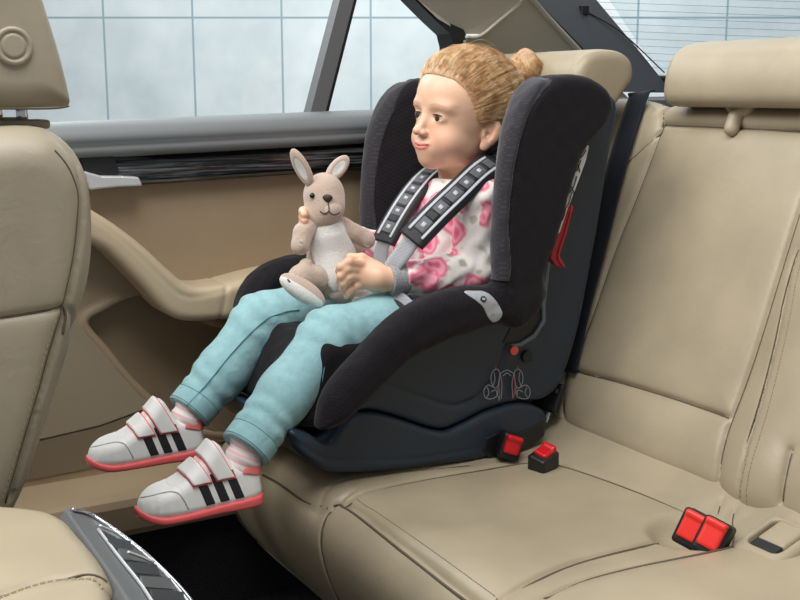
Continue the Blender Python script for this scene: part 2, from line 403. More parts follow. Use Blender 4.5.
def struct(o): o['kind'] = 'structure'; return o
# ------------------------------------------------------------------ the studio outside
fh = np.array([math.sin(YAW), math.cos(YAW), 0])
c0 = fh*6/math.cos(PIT)
w = prism('wall_back', [(-7, 0, -.4), (9, 0, -.4), (9, 0, 4.), (-7, 0, 4.)], (0, .12, 0), M['concrete'])
w.location = c0; w.rotation_euler = (0, 0, -YAW); struct(w)
struct(box('ground', (-4, -1.5, -.42), (9, 9, -.4), M['ground']))
# ------------------------------------------------------------------ floor and sill
struct(box('floor', (-.35, .1, .02), (1.25, 1.9, .08), M['carpet']))
struct(box('trim_1', (-.1, 1.74, .262), (1.2, 1.90, .335), M['door_beige'], None, .016))
struct(box('trim_6', (-.1, 1.78, .081), (1.2, 1.90, .260), M['carpet']))
# ------------------------------------------------------------------ door
YD = 1.88
dpoly = G2([(-.05, .30), (1.45, .30), (1.45, .91), (-.05, .88)], True, sm=False)
# map pocket: raised lip and recess traced on the door face
pocket = G2(xz([(84, 322), (104, 306), (135, 292), (172, 300), (215, 325), (262, 340), (262, 440), (190, 432), (140, 392), (108, 352)], YD), True)
lip = G2([xz([(262, 440), (190, 428), (140, 390), (105, 350), (84, 322), (104, 306), (135, 292), (150, 296)], YD)])
seam_d = G2([xz([(-40, 452), (45, 437), (165, 403)], YD)])
def f_door(P):
    x, y, z = P.T; d = ext(dpoly(x, z), slab(y, YD, YD+.07), .006)
    pk = pocket(x, z); d = smax(d, -np.maximum(pk+.004, y-(YD+.045)), .012)
    lp = nrm(np.stack([lip(x, z), (y-YD)*1.2], 1))-.007; d = smin(d, lp, .008)
    return groove(d, seam_d(x, z), .003, .004)
door = S('door_1', f_door, (-.08, YD-.03, .28), (1.48, YD+.09, .94), .005, M['door_beige']); struct(door)
# lower carpeted panel
prism('lower_panel', [(x, YD-.004, z) for x, z in xz([(-60, 345), (60, 318), (88, 330), (112, 362), (140, 396), (158, 404), (100, 425), (45, 438), (-60, 455)], YD-.004)], (0, .02, 0), M['door_low'], door)
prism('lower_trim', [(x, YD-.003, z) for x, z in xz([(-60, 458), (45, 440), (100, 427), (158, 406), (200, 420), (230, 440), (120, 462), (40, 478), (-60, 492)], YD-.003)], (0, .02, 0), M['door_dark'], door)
belt = lambda x: .955+(x-.436)*(.970-.955)/(.997-.436)
pa = [(x, YD, belt(x)) for x in np.linspace(.0, 1.45, 12)]
sweepx('sill_pad', pa, [(.03, -.004), (-.01, .0), (-.028, -.004), (-.042, -.013), (-.048, -.026), (-.048, -.034), (-.042, -.040), (-.046, -.046), (-.044, -.056), (-.03, -.062), (.03, -.062)], M['sill_grey'], door)
sweepx('decor_strip', [(x, YD, belt(x)) for x in np.linspace(.0, 1.4, 12)], [(.02, -.058), (-.022, -.060), (-.030, -.075), (-.030, -.098), (-.024, -.112), (.02, -.113)], M['decor'], door)
hp = [(84, 171), (102, 176), (122, 176), (139, 177), (143, 186), (118, 187), (90, 190)]
prism('door_handle', [(x, YD-.05, z) for x, z in xz(hp, YD-.05)], (0, .04, 0), M['satin'], door, False, .003)
prism('handle_recess', [(x, YD-.036, z) for x, z in xz([(76, 150), (112, 152), (120, 172), (104, 178), (84, 170)], YD-.036)], (0, .02, 0), M['dark_plastic'], door, False, .002)
# arm rest with diagonal pull handle
YA = 1.79
arm = G2(xz([(-20, 150), (50, 185), (80, 202), (96, 212), (118, 226), (145, 247), (172, 272), (188, 284), (206, 288), (232, 284), (262, 276), (300, 268), (360, 256), (360, 324), (300, 318), (262, 318), (222, 321), (188, 322), (168, 314), (142, 286), (112, 256), (92, 244), (50, 226), (-20, 205)], YA), True)
aseam = G2([xz([(60, 200), (90, 217), (110, 230), (140, 256), (168, 284), (188, 297), (226, 291)], YA)]); aseam2 = G2([xz([(231, 274), (226, 296), (220, 325)], YA)])
def f_arm(P):
    x, y, z = P.T; d = ext(arm(x, z), slab(y, YA, YD+.02), .016)
    d = groove(d, aseam(x, z)+np.where(y > YA+.02, .1, 0), .002, .003); return groove(d, aseam2(x, z), .0025, .003)
S('armrest', f_arm, (.28, YA-.02, .56), (1.05, YD+.04, .84), .004, M['door_arm'], door)
# window frame, divider, glass
fr = [(370, -60), (396, -24), (415, 0), (437, 22), (450, 34), (453, 46), (455, 120), (476, 120), (473, 50), (464, 30), (446, 14), (430, 0), (410, -28), (390, -60)]
prism('window_frame', [A(x, y, 1.865) for x, y in fr], (0, .05, 0), M['dark_plastic'], door)
prism('divider_bar', [A(x, y, 1.885) for x, y in [(359, -20), (345, -20), (309, 118), (324, 118)]], (0, .03, 0), M['grey_plastic'], door)
prism('bar_seal', [A(x, y, 1.889) for x, y in [(362, -20), (359, -20), (324, 118), (327, 118)]], (0, .03, 0), M['dark_plastic'], door)
win = prism('window_1', [(-.1, 1.93, .90), (1.34, 1.93, .92), (1.34, 1.93, 1.30), (-.1, 1.93, 1.30)], (0, .004, 0), M['glass']); struct(win)
# ------------------------------------------------------------------ rear pillar, roof edge, rear window
P1, P2, P3 = A(464, 60, 1.87), A(524, -8, 1.80), AD(580, 54, 2.38)
pil = prism('trim_2', [onpl(x, y, P1, P2, P3) for x, y in [(466, 150), (466, 40), (480, 36), (528, -2), (534, -2), (584, 52), (640, 110), (600, 150)]], (.01, .03, 0), M['pillar_beige']); struct(pil)
tube('pillar_edge', [onpl(x, y, P1, P2, P3) for x, y in [(466, 37), (480, 36), (500, 20), (528, -3)]], .0035, M['pillar_beige'], pil, 8)
tube('pillar_edge', [onpl(x, y, P1, P2, P3) for x, y in [(524, -10), (550, 20), (582, 54)]], .006, M['pillar_beige'], pil, 8)
hl = prism('ceiling', [A(400, -40, 1.84), A(418, 0, 1.855), A(438, 19, 1.86), A(464, 34, 1.87), A(481, 34, 1.86), A(524, -2, 1.80), A(570, -50, 1.70)], (-.0, .02, .02), M['headliner']); struct(hl)
Q1, Q2, Q3 = AD(526, -8, 2.40), AD(668, 84, 2.66), AD(578, 56, 2.42)
dk = prism('trim_3', [onpl(x, y, Q1, Q2, Q3) for x, y in [(500, -45), (531, -3), (546, 13), (588, 56), (612, 92), (672, 92), (640, 52), (593, -4), (560, -45)]], (.02, .02, 0), M['trim_grey']); struct(dk)
tube('trim_bead', [onpl(x, y, Q1, Q2, Q3)-fw*.004 for x, y in [(531, -3), (546, 13), (588, 56)]], .004, M['dark_plastic'], dk)
h = onpl(583, 10, Q1, Q2, Q3)
box('clip', tuple(h-.012), tuple(h+.010), M['dark_plastic'], dk, .003)
R1, R2, R3 = AD(593, -10, 2.55), AD(668, 80, 2.68), AD(900, 60, 2.5)
rg = prism('window_2', [onpl(x, y, R1, R2, R3) for x, y in [(570, -60), (670, 92), (1100, 92), (1100, -60)]], (.004, .003, 0), M['glass_rear']); struct(rg)
for k in range(13):
    yy = -12+k*7.2
    tube('heating_wire', [onpl(x, y, R1, R2, R3)-fw*.003 for x, y in [(596+yy*.62, yy), (800, yy+7), (1000, yy+12)]], .00045, M['grey_plastic'], rg, 3, 2)
tube('aerial_wire', [h, onpl(620, 32, R1, R2, R3)-fw*.004, onpl(664, 73, R1, R2, R3)-fw*.004], .0016, M['dark_plastic'], rg, 5)
sh = prism('trim_4', [(1.47, 1.86, .99), (1.47, .2, .985), (2.1, .2, 1.0), (2.1, 1.86, 1.0)], (0, 0, -.03), M['trim_grey']); struct(sh)
struct(prism('trim_5', [onpl(x, y, R1, R2, R3)-fw*.02 for x, y in [(630, 76), (1100, 82), (1100, 92), (640, 90)]], (0, 0, -.012), M['dark_plastic'], None, False, .004))
# ------------------------------------------------------------------ rear bench
bench = empty('rear_bench_seat', (1.0, 1.0, .2))
tag(bench, 'beige leather rear bench with stitched seams under the child seat', 'car seat')
LN = math.radians(20.5); L_ = np.array([math.sin(LN), 0, math.cos(LN)]); N_ = np.array([-math.cos(LN), 0, math.sin(LN)]); O_ = np.array([1.17, 0, .42])
def BP(x, y, n=0.0):
    r = ray(x, y); o = O_+N_*n; return CAM+r*(((o-CAM)@N_)/(r@N_))
def bk(pts): return [(p[1], (p-O_)@L_) for p in (BP(x, y) for x, y in pts)]
s_deep = [[(665, 125), (640, 190), (614, 255), (592, 320), (576, 364), (582, 373), (625, 384), (680, 401), (733, 419)], [(665, 125), (730, 128), (860, 134)],
          [(570, 368), (567, 400), (569, 428)], [(812, 185), (800, 218), (768, 322), (737, 418), (730, 450), (722, 500)], [(664, 98), (663, 127)], [(800, 452), (790, 505)]]
s_fine = [[(806, 250), (798, 270), (785, 340), (764, 430), (748, 505)], [(663, 132), (645, 150), (624, 172)]]
G_deep = G2([bk(l) for l in s_deep]); G_fine = G2([bk(l) for l in s_fine])
bp_main = G2([(1.80, .0), (1.83, .605), (.1, .605), (.1, .0)], True, sm=False)
def f_back(P):
    q = P-O_; v = q@L_; n = q@N_; y = P[:, 1]
    d = ext(bp_main(y, v), slab(n, -.13, .006+.010*np.exp(-((v-.06)/.06)**2)), .035)
    g = G_deep(y, v)
    bulge = .018*np.exp(-((y-1.0)/.07)**2)+.03*np.clip((.95-y)/.1, 0, 1)+.012*np.clip((y-1.46)/.06, 0, 1)
    d = d-bulge*.8-.003+.007*np.exp(-g/.014)+.006*np.exp(-(g/.0032)**2)
    return d+.0035*np.exp(-(G_fine(y, v)/.0026)**2)+.0012*wob(P, 26)*np.exp(-g/.05)
S('backrest', f_back, (1.02, .55, .37), (1.62, 1.87, 1.06), .004, M['leather'], bench)
def b3(l, n=.0): return [BP(x, y, n) for x, y in l]
stitches('seam_stitching', b3([(802, 250), (793, 270), (780, 340), (759, 430), (743, 500)], .01), f_back, M['thread'], bench, r=.0009)
stitches('seam_stitching', b3([(812, 252), (803, 272), (791, 342), (770, 432), (754, 505)], .01), f_back, M['thread'], bench, r=.0009)
for l in s_deep: seamline('seam', b3(l), f_back, .0021, M['seam_shade'], bench)
for l in s_fine: seamline('seam', b3(l), f_back, .0012, M['seam_shade'], bench)
# cushion
ZC = .42
def cz(l, z=ZC): return [tuple(AZ(x, y, z)[:2]) for x, y in l]
c_deep = [[(200, 398), (262, 452), (318, 491), (345, 497), (400, 535), (492, 602), (600, 680)], [(492, 602), (560, 566), (640, 541), (668, 533)],
          [(545, 606), (575, 588), (640, 568), (735, 548)]]
c_fine = [[(345, 497), (420, 480), (523, 459), (560, 462), (620, 482), (690, 512)], [(318, 491), (344, 481), (470, 462)], [(722, 508), (702, 528)], [(735, 515), (716, 535)]]
K_deep = G2([cz(l) for l in c_deep]); K_fine = G2([cz(l) for l in c_fine])
prof = G2([(.80, .18), (.735, .20), (.69, .27), (.672, .34), (.682, .39), (.715, .420), (.80, .424), (1.0, .418), (1.12, .424), (1.18, .452), (1.26, .452), (1.26, .18)], True)
face = G2([[(1.375, .42), (1.372, .36), (1.365, .30), (1.36, .18)]])
pit = AZ(688, 531, ZC)
tabc = AZ(776, 545, ZC+.01)
def f_cush(P):
    x, y, z = P.T; d = ext(prof(x, z), slab(y, .45, 1.80), .03)
    g = K_deep(x, y); gf = K_fine(x, y); top = np.clip((z-.37)/.03, 0, 1)
    d = d+top*(.006*np.exp(-g/.016)+.005*np.exp(-(g/.0030)**2)+.0025*np.exp(-(gf/.0028)**2)+.003*np.exp(-gf/.012))
    d = d+.006*np.exp(-(face(y, z)/.0035)**2)*np.clip((.74-x)/.02, 0, 1)
    # hump towards the near seat and the valley behind
    d = d-.012*np.clip((.99-y)/.06, 0, 1)*top
    d = smax(d, -(ell(P, pit+np.array([.004, -.002, .008]), (.056, .060, .044))), .014)
    return d+.0010*wob(P, 18, 2.)
S('seat_cushion', f_cush, (.64, .42, .15), (1.29, 1.84, .49), .004, M['leather'], bench)
stitches('seam_stitching', [AZ(x, y, ZC+.004) for x, y in [(349, 496), (404, 533), (496, 600)]], f_cush, M['thread'], bench, sideoff=.003)
stitches('seam_stitching', [AZ(x, y, ZC+.004) for x, y in [(550, 603), (580, 586), (640, 565), (730, 546)]], f_cush, M['thread'], bench)
for l in c_deep: seamline('seam', [AZ(x, y, ZC+.004) for x, y in l[1:-1] if y > 420] if l is c_deep[0] else [AZ(x, y, ZC+.004) for x, y in l], f_cush, .0019, M['seam_shade'], bench)
for l in c_fine: seamline('seam', [AZ(x, y, ZC+.004) for x, y in l], f_cush, .0011, M['seam_shade'], bench)
seamline('seam', [(.688, 1.375, .40), (.674, 1.374, .36), (.68, 1.368, .31), (.70, 1.364, .25)], f_cush, .0016, M['seam_shade'], bench)
# child-anchor cover: rounded frame with a tab
def mk_tab():
    ex, ey = np.array([.95, 0, .31]), np.array([0, 1., 0]); en = np.cross(ex, ey); en = en*np.sign(en[2]); R = np.stack([ex, ey, en], 1)
    fr_ = lambda P: smax(rbox(P, tabc, (.047, .040, .012), .011, R), -rbox(P, tabc+en*.006+ex*.004, (.030, .026, .03), .010, R), .004)
    S('anchor_frame', fr_, tabc-.08, tabc+.08, .0025, M['leather'], bench)
    S('anchor_tab', lambda P: rbox(P, tabc+ex*.014+en*.002, (.024, .022, .009), .006, R), tabc-.06, tabc+.07, .0025, M['leather'], bench)
    o = box('anchor_slot', (-.022, -.020, -.004), (-.006, .020, .0), M['dark_plastic'], bench)
    o.matrix_parent_inverse = Matrix.Identity(4); o.location = Vector(tabc+np.array([-.006, 0, .008])-np.array([1.0, 1.0, .2])) ; o.rotation_euler = (0, -math.asin(.31), 0)
mk_tab()
# head rests of the bench
def headrest(name, pl, y0, y1, r, seams, parent):
    g = G2(pl, True); gs = seams
    def f(P):
        x, y, z = P.T; d = ext(g(x, z), slab(y, y0, y1), r)
        if gs is not None: d = groove(d, np.abs(y-(y0+.018)), .0015, .003)
        return d
    a = np.array(pl); S(name, f, (a[:, 0].min()-.04, y0-.03, a[:, 1].min()-.04), (a[:, 0].max()+.04, y1+.03, a[:, 1].max()+.04), .004, M['leather'], parent)
hx = A(668, 100, 1.395)
headrest('headrest', [(hx[0]-.012, .983), (hx[0]-.022, 1.018), (hx[0]-.004, 1.065), (hx[0]+.04, 1.085), (hx[0]+.10, 1.080), (hx[0]+.115, 1.03), (hx[0]+.09, .99), (hx[0]+.05, .980)], 1.085, 1.395, .022, 1, bench)
Yh = 1.47
headrest('headrest', xz([(588, 112), (577, 84), (582, 62), (596, 50), (620, 50), (634, 60), (636, 78), (628, 92), (612, 112)], Yh), Yh, 1.79, .018, 1, bench)
hp_ = BP(735, 118, .012)
S('headrest_loop', lambda P: smax(smin(cap(P, hp_+np.array([.01, .014, .02]), hp_+np.array([.012, -.014, .016]), .013), cap(P, hp_, hp_+L_*-.018, .012), .01), -cap(P, hp_+np.array([-.02, -.02, .0]), hp_+np.array([.0, -.05, .01]), .006), .003), hp_-.06, hp_+.06, .0025, M['leather'], bench)
# ------------------------------------------------------------------ belts and buckles
sb = ribbon('seat_belt', [BP(642, 92, .002), BP(637, 100, .014), BP(618, 160, .022), BP(598, 240, .022), BP(580, 310, .022), BP(566, 372, .020)], [BP(650, 200)-BP(610, 200)]*6, .050, .0022, M['webbing'])
tag(sb, 'dark shoulder belt running down the backrest beside the child seat', 'seat belt')
b2 = ribbon('seat_belt', [BP(604, 120, .03), BP(592, 190, .045), BP(574, 270, .05), BP(560, 340, .045), BP(548, 392, .03)], [BP(650, 200)-BP(610, 200)]*5, .034, .0022, M['webbing'])
tag(b2, 'second dark belt strap hanging close behind the child seat shell', 'seat belt')
def frame(lng, nn):
    e2 = unit(lng); e3 = unit(np.asarray(nn)-e2*(np.asarray(nn)@e2)); e1 = np.cross(e2, e3); return np.stack([e1, e2, e3], 1)
def obj_local(name, f, half, h, mat, parent, R, c, root):
    V, Q = mesh_sdf(f, -np.array(half), np.array(half), h)
    return link(name, np_mesh(name, V@R.T+c, Q), mat, parent)
def buckle(c, lng, nn, label, group, w=.030, l=.046, black_only=False):
    R = frame(lng, nn); c = np.asarray(c, float)
    root = empty('belt_buckle', tuple(c)); tag(root, label, 'belt buckle', group)
    hs = lambda P: smax(rbox(P, (0, -.004, -.006), (w/2+.005, l/2+.006, .016), .005), -rbox(P, (0, l/2+.006, -.003), (w/2-.006, .012, .003), .001), .002)
    obj_local('housing', hs, (.05, .06, .04), .002, M['dark_plastic'], root, R, c, root)
    bt = lambda P: smin(rbox(P, (0, 0, .008), (w/2, l/2, .008), .004), rbox(P, (0, l/2-.004, .013), (w/2, .004, .006), .003), .003)
    obj_local('release_button', bt, (.04, .05, .035), .0015, M['red_orange'] if not black_only else M['red'], root, R, c, root)
    return root
toC = unit(CAM-AZ(700, 530, .44))
buckle(AZ(694, 527, .437), unit(AZ(701, 514, .46)-AZ(688, 541, .425)), toC+np.array([.0, 0, .9]), 'red-topped belt buckle in the cushion recess, the one farther from the anchor cover', 'pair of red buckles', .029, .038)
buckle(AZ(714, 535, .437), unit(AZ(721, 522, .46)-AZ(707, 550, .425)), toC+np.array([.0, 0, .9]), 'red-topped belt buckle in the cushion recess, the one nearer the anchor cover', 'pair of red buckles', .029, .038)
buckle(AZ(545, 457, .437), unit(np.array([.9, .2, .25])), np.array([-.15, -.25, 1]), 'small red belt buckle lying on the bench at the foot of the backrest', None, .024, .03, True)
buckle(A(511, 444, 1.375), unit(np.array([.35, 0, .95])), np.array([-.35, -1, .25]), 'red belt buckle pressed against the rear end of the child seat base', None, .026, .030, True)
t = AZ(548, 392, .60); 
tg = empty('belt_tongue', tuple(BP(548, 392, .05))); tag(tg, 'black belt tongue with a metal slot hanging beside the child seat', 'belt tongue')
c = BP(549, 396, .05); R = frame(L_, N_+np.array([0, -.5, 0]))
obj_local('grip', lambda P: smax(rbox(P, (0, 0, 0), (.024, .026, .008), .005), -rbox(P, (0, .012, 0), (.017, .004, .03), .002), .002), (.04, .04, .03), .0018, M['dark_plastic'], tg, R, c, tg)
obj_local('metal_plate', lambda P: smax(rbox(P, (0, -.028, 0), (.012, .016, .0018), .001), -rbox(P, (0, -.030, 0), (.006, .006, .03), .001), .001), (.04, .06, .02), .0012, M['satin'], tg, R, c, tg)
# ------------------------------------------------------------------ front seat (its inner side towards the aisle)
fs = empty('front_seat', (.15, 1.4, .1)); tag(fs, 'beige leather front seat seen from its side, with head restraint', 'car seat')
YF = 1.17
fpoly = G2(xz([(x+(9 if x > 0 else 0), y) for x, y in [(-200, 600), (-130, 400), (-80, 200), (-40, 138), (0, 128), (38, 127), (62, 138), (80, 160), (90, 192), (92, 240), (88, 280), (78, 318), (62, 375), (42, 440), (22, 500), (0, 560), (-30, 640)]], YF), True)
fseam = G2([xz([(56, 132), (79, 160), (86, 200), (80, 245), (67, 308), (53, 352), (38, 408), (12, 502)], YF), xz([(-200, 350), (-60, 328), (0, 319), (50, 311), (66, 308), (77, 320), (80, 340)], YF)])
def f_fs(P):
    x, y, z = P.T; d = ext(fpoly(x, z), slab(y, YF, 1.64), .045); g = fseam(x, z); sd = np.clip((YF+.05-y)/.02, 0, 1)
    return d+sd*(.003*np.exp(-g/.012)+.004*np.exp(-(g/.003)**2))+.0012*wob(P, 14)
S('backrest', f_fs, (-.15, 1.13, .35), (.42, 1.69, 1.0), .004, M['leather2'], fs)
seamline('seam', [A(x, y, YF) for x, y in [(64, 142), (80, 165), (86, 200), (80, 245), (67, 308), (53, 352), (38, 408), (12, 502)]], f_fs, .0011, M['seam_shade'], fs)
seamline('seam', [A(x, y, YF) for x, y in [(-60, 328), (0, 319), (50, 311), (66, 308), (75, 318), (78, 336)]], f_fs, .0015, M['seam_shade'], fs)
stitches('seam_stitching', [A(x, y, YF) for x, y in [(62, 314), (48, 354), (33, 408), (7, 502)]], f_fs, M['thread'], fs, step=.007, ln=.0045)
YH = 1.22
hpoly = G2(xz([(-80, -60), (-20, -75), (24, -60), (40, -24), (50, 6), (64, 52), (73, 88), (75, 104), (64, 107), (0, 108), (-60, 108), (-85, 60)], YH), True)
S('headrest', lambda P: ext(hpoly(P[:, 0], P[:, 2]), slab(P[:, 1], YH, 1.50), .028), (-.05, 1.18, .93), (.40, 1.54, 1.24), .004, M['leather2'], fs)
bc = A(13, 46, YH)+np.array([0, -.001, 0])
def f_btn(P):
    q = P-bc; r = np.hypot(q[:, 0], q[:, 2]); d = ext(r-.020, np.abs(q[:, 1])-.004, .003); return d+.0025*np.exp(-((r-.0135)/.0012)**2)
S('adjuster_button', f_btn, bc-.03, bc+.03, .0013, M['leather2'], fs)
tube('seam', [A(x, y, YH-.0) + np.array([0, .004, 0]) for x, y in [(-20, 108.5), (50, 108.5), (70, 106)]], .0012, M['seam_shade'], fs)
for dy in (.07, .21):
    p = A(21, 100, YH+.07); 
    tube('post', [(p[0], YH+dy, .93), (p[0], YH+dy, 1.03)], .0065, M['chrome'], fs, 16)
    prism('post_guide', [(p[0]-.035, YH+dy-.022, .962), (p[0]+.026, YH+dy-.022, .962), (p[0]+.026, YH+dy+.022, .962), (p[0]-.035, YH+dy+.022, .962)], (0, 0, .010), M['leather2'], fs, False, .003)
# ------------------------------------------------------------------ centre console arm rest
cn = empty('center_console', (.1, .9, .08)); tag(cn, 'beige leather centre armrest console with grey rear air vents at the bottom corner', 'console')
ZT = .62
ap = [tuple(AZ(x, y, ZT)[:2]) for x, y in [(-260, 520), (-120, 500), (-20, 499), (40, 503), (66, 511), (80, 525), (100, 548), (118, 576), (130, 600), (160, 680), (-300, 720)]]
apoly = G2(ap, True, h=.002)
cseam = G2([[tuple(AZ(x, y, ZT)[:2]) for x, y in [(-60, 606), (-20, 598), (0, 590), (30, 580), (60, 574), (95, 573), (116, 577)]]])
def f_ar(P):
    x, y, z = P.T; g = cseam(x, y)
    d = ext(apoly(x, y), slab(z, ZT-.09, ZT), .022)
    side = np.clip((AZ(50, 590, ZT)[1]-y)/.05+.1, 0, 1); d = d+side*.02*np.clip((z-ZT+.07)/.05, 0, 1)
    return d+np.clip((z-ZT+.06)/.03, 0, 1)*(.0035*np.exp(-(g/.003)**2)+.004*np.exp(-g/.012))
a_ = np.array(ap)
S('armrest', f_ar, (a_[:, 0].min()-.03, a_[:, 1].min()-.03, ZT-.12), (a_[:, 0].max()+.03, a_[:, 1].max()+.03, ZT+.03), .004, M['leather'], cn)
stitches('seam_stitching', [AZ(x, y, ZT) for x, y in [(-60, 612), (-20, 602), (0, 596), (30, 585), (60, 578), (95, 577), (112, 580)]], f_ar, M['thread'], cn, step=.006, ln=.004, r=.0011)
seamline('seam', [AZ(x, y, ZT) for x, y in [(-60, 605), (-20, 597), (0, 590), (30, 580), (60, 574), (95, 572), (112, 575)]], f_ar, .001, M['seam_shade'], cn)
# rear vent panel: a sloping plate behind the arm rest
V1, V2, V3 = AZ(68, 512, .600), AZ(125, 588, .600), AZ(150, 560, .555)
vp = lambda x, y, k=0.0: onpl(x, y, V1, V2, V3)+k*unit(np.cross(V2-V1, V3-V1))*(-1 if np.cross(V2-V1, V3-V1)[2] < 0 else 1)
vn = vp(100, 550, 1.)-vp(100, 550, 0.)
prism('vent_frame', [vp(x, y, .002) for x, y in [(64, 510), (84, 514), (108, 528), (140, 552), (168, 578), (190, 602), (215, 640), (150, 640), (118, 588), (96, 556)]], -vn*.02, M['grey_plastic'], cn, False, .002)
prism('vent_opening', [vp(x, y, .0035) for x, y in [(100, 534), (114, 541), (140, 560), (164, 584), (186, 612), (160, 612), (142, 588), (120, 562)]], -vn*.003, M['dark_plastic'], cn)
tube('vent_trim', [vp(x, y, .004) for x, y in [(70, 513), (86, 517), (106, 529), (138, 553), (165, 578), (188, 604), (206, 634)]], .0022, M['chrome'], cn)
tube('vent_trim', [vp(x, y, .006) for x, y in [(96, 531), (118, 541), (142, 560), (166, 584), (188, 612)]], .0013, M['satin'], cn)
tube('vent_trim', [vp(x, y, .004) for x, y in [(96, 533), (116, 560), (138, 588), (152, 610)]], .0016, M['satin'], cn)
for k, (a, b) in enumerate([((104, 545), (126, 548)), ((114, 556), (138, 559)), ((124, 570), (152, 572)), ((136, 584), (166, 586)), ((146, 598), (180, 600))]):
    prism('vent_slat', [vp(a[0], a[1], .008), vp(b[0], b[1], .008), vp(b[0]+6, b[1]+7, .004), vp(a[0]+6, a[1]+7, .004)], -vn*.002, M['grey_plastic'] if k % 2 else M['trim_grey'], cn)
tube('vent_toggle', [vp(122, 562, .010), vp(134, 566, .010), vp(148, 572, .010)], .0014, M['satin'], cn)
b0 = vp(72, 516); b1 = vp(200, 620)
prism('console_body', [(-.2, .62, .081), (-.2, a_[:, 1].max()-.03, .081), (V1[0]-.01, a_[:, 1].max()-.03, .081), (V2[0]+.05, .62, .081)], (0, 0, .44), M['grey_plastic'], cn)
# ------------------------------------------------------------------ the child seat
YM = 1.565
cs = empty('child_car_seat', (.9, YM, .42)); tag(cs, 'black child car seat with padded side wings strapped on the beige bench', 'child seat')
def my(y): return YM-np.abs(y-YM)     # mirror the far half onto the near half
# plastic base tray
basep = G2(xz([(292, 431), (312, 436), (330, 443), (350, 417), (372, 413), (395, 418), (440, 432), (462, 426), (490, 412), (517, 404), (535, 406), (546, 412), (548, 424), (530, 434), (512, 440), (496, 452), (484, 459), (440, 466), (390, 472), (345, 474), (324, 471), (302, 456), (294, 444)], 1.40), True)
bgr = G2([xz([(294, 440), (320, 456), (345, 461), (420, 458), (480, 448)], 1.40)])
def f_base(P):
    x, y, z = P.T; ym = my(y); d = ext(basep(x, z), 1.40-ym, .010); return groove(d, bgr(x, z), .0012, .0022)
S('seat_base', f_base, (.60, 1.37, .38), (1.2, 1.74, .58), .003, M['navy'], cs)
# recess with the dark cover for the anchor arm
prism('anchor_arm', [A(x, y, 1.398) for x, y in [(482, 452), (486, 438), (500, 432), (520, 432), (545, 420), (545, 436), (520, 455), (490, 458)]], (0, .03, 0), M['dark_plastic'], cs, False, .003)
# shell sides
shellp = G2(xz([(352, 414), (366, 396), (384, 380), (402, 352), (450, 326), (520, 296), (548, 262), (556, 225), (566, 180), (586, 132), (606, 104), (616, 96), (621, 112), (612, 160), (604, 215), (594, 270), (582, 330), (566, 380), (548, 400), (516, 404), (488, 412), (462, 425), (440, 431), (398, 418), (372, 412)], 1.40), True)
sg1 = G2([xz([(384, 384), (424, 398), (450, 406), (464, 405), (482, 396), (500, 372), (512, 340), (524, 318)], 1.40)])
def f_shell(P):
    x, y, z = P.T; ym = my(y); d = ext(shellp(x, z), 1.405-ym, .012); d = groove(d, sg1(x, z), .004, .004)
    hollow = np.maximum(1.43-ym, -(z-.62)); hollow = np.maximum(-(ym-1.432), x-1.145+0*z); return smax(d, -np.maximum(hollow, .56-z), .006)
S('shell', f_shell, (.72, 1.37, .42), (1.30, 1.74, 1.05), .0035, M['navy'], cs)
prism('shell_ledge', [A(x, y, 1.399) for x, y in [(509, 345), (520, 343), (534, 334), (543, 320), (542, 300), (548, 262), (551, 262), (546, 305), (546, 322), (536, 338), (521, 347)]], (0, .006, 0), M['navy_light'], cs, False, .0015)
prism('shell_recess', [A(x, y, 1.4035) for x, y in [(503, 343), (510, 342), (521, 341), (533, 332), (541, 319), (540, 300), (530, 306), (516, 318)]], (0, .01, 0), M['dark_plastic'], cs)
disc('release_button', A(513, 350, 1.404), (0, -1, 0), .0078, .005, M['coral_btn'], cs)
disc('recline_knob', A(526, 356, 1.404), (0, -1, 0), .0100, .006, M['dark_plastic'], cs)
# printed guide: two small seat drawings
def line2(pts, r=.0007, mat='print_white'): tube('printed_guide', [A(x, y, 1.3975) for x, y in pts], r, M[mat], cs, 4, 4)
def seatdrawing(ox, s):
    q = lambda L: [(ox+s*x, y) for x, y in L]
    line2(q([(0, 373), (-3, 369), (-7, 371), (-9, 377), (-8, 384), (-5, 388), (-2, 386), (-1, 380), (0, 373)]))
    line2(q([(-5, 388), (-12, 385), (-16, 390), (-15, 397), (-10, 399), (-3, 396), (-2, 388)]))
    line2(q([(-6, 372), (-5, 379), (-7, 386)])); line2(q([(-13, 387), (-11, 393), (-14, 398)])); line2(q([(-9, 392), (-4, 390), (-3, 396)]))
    line2(q([(0, 373), (2, 384), (1, 399)])); line2(q([(-4, 371), (-4, 366)]), .0006, 'print_pink')
    line2(q([(0, 376), (-1, 386), (0, 396)]), .0011, 'print_pink')
seatdrawing(500, 1); seatdrawing(514, -1)
line2([(500, 374), (507, 370), (514, 374)]); line2([(503, 376), (507, 373), (511, 376)]); line2([(499, 396), (499, 401)], .0011); line2([(512, 399), (516, 391)], .0008, 'print_pink')
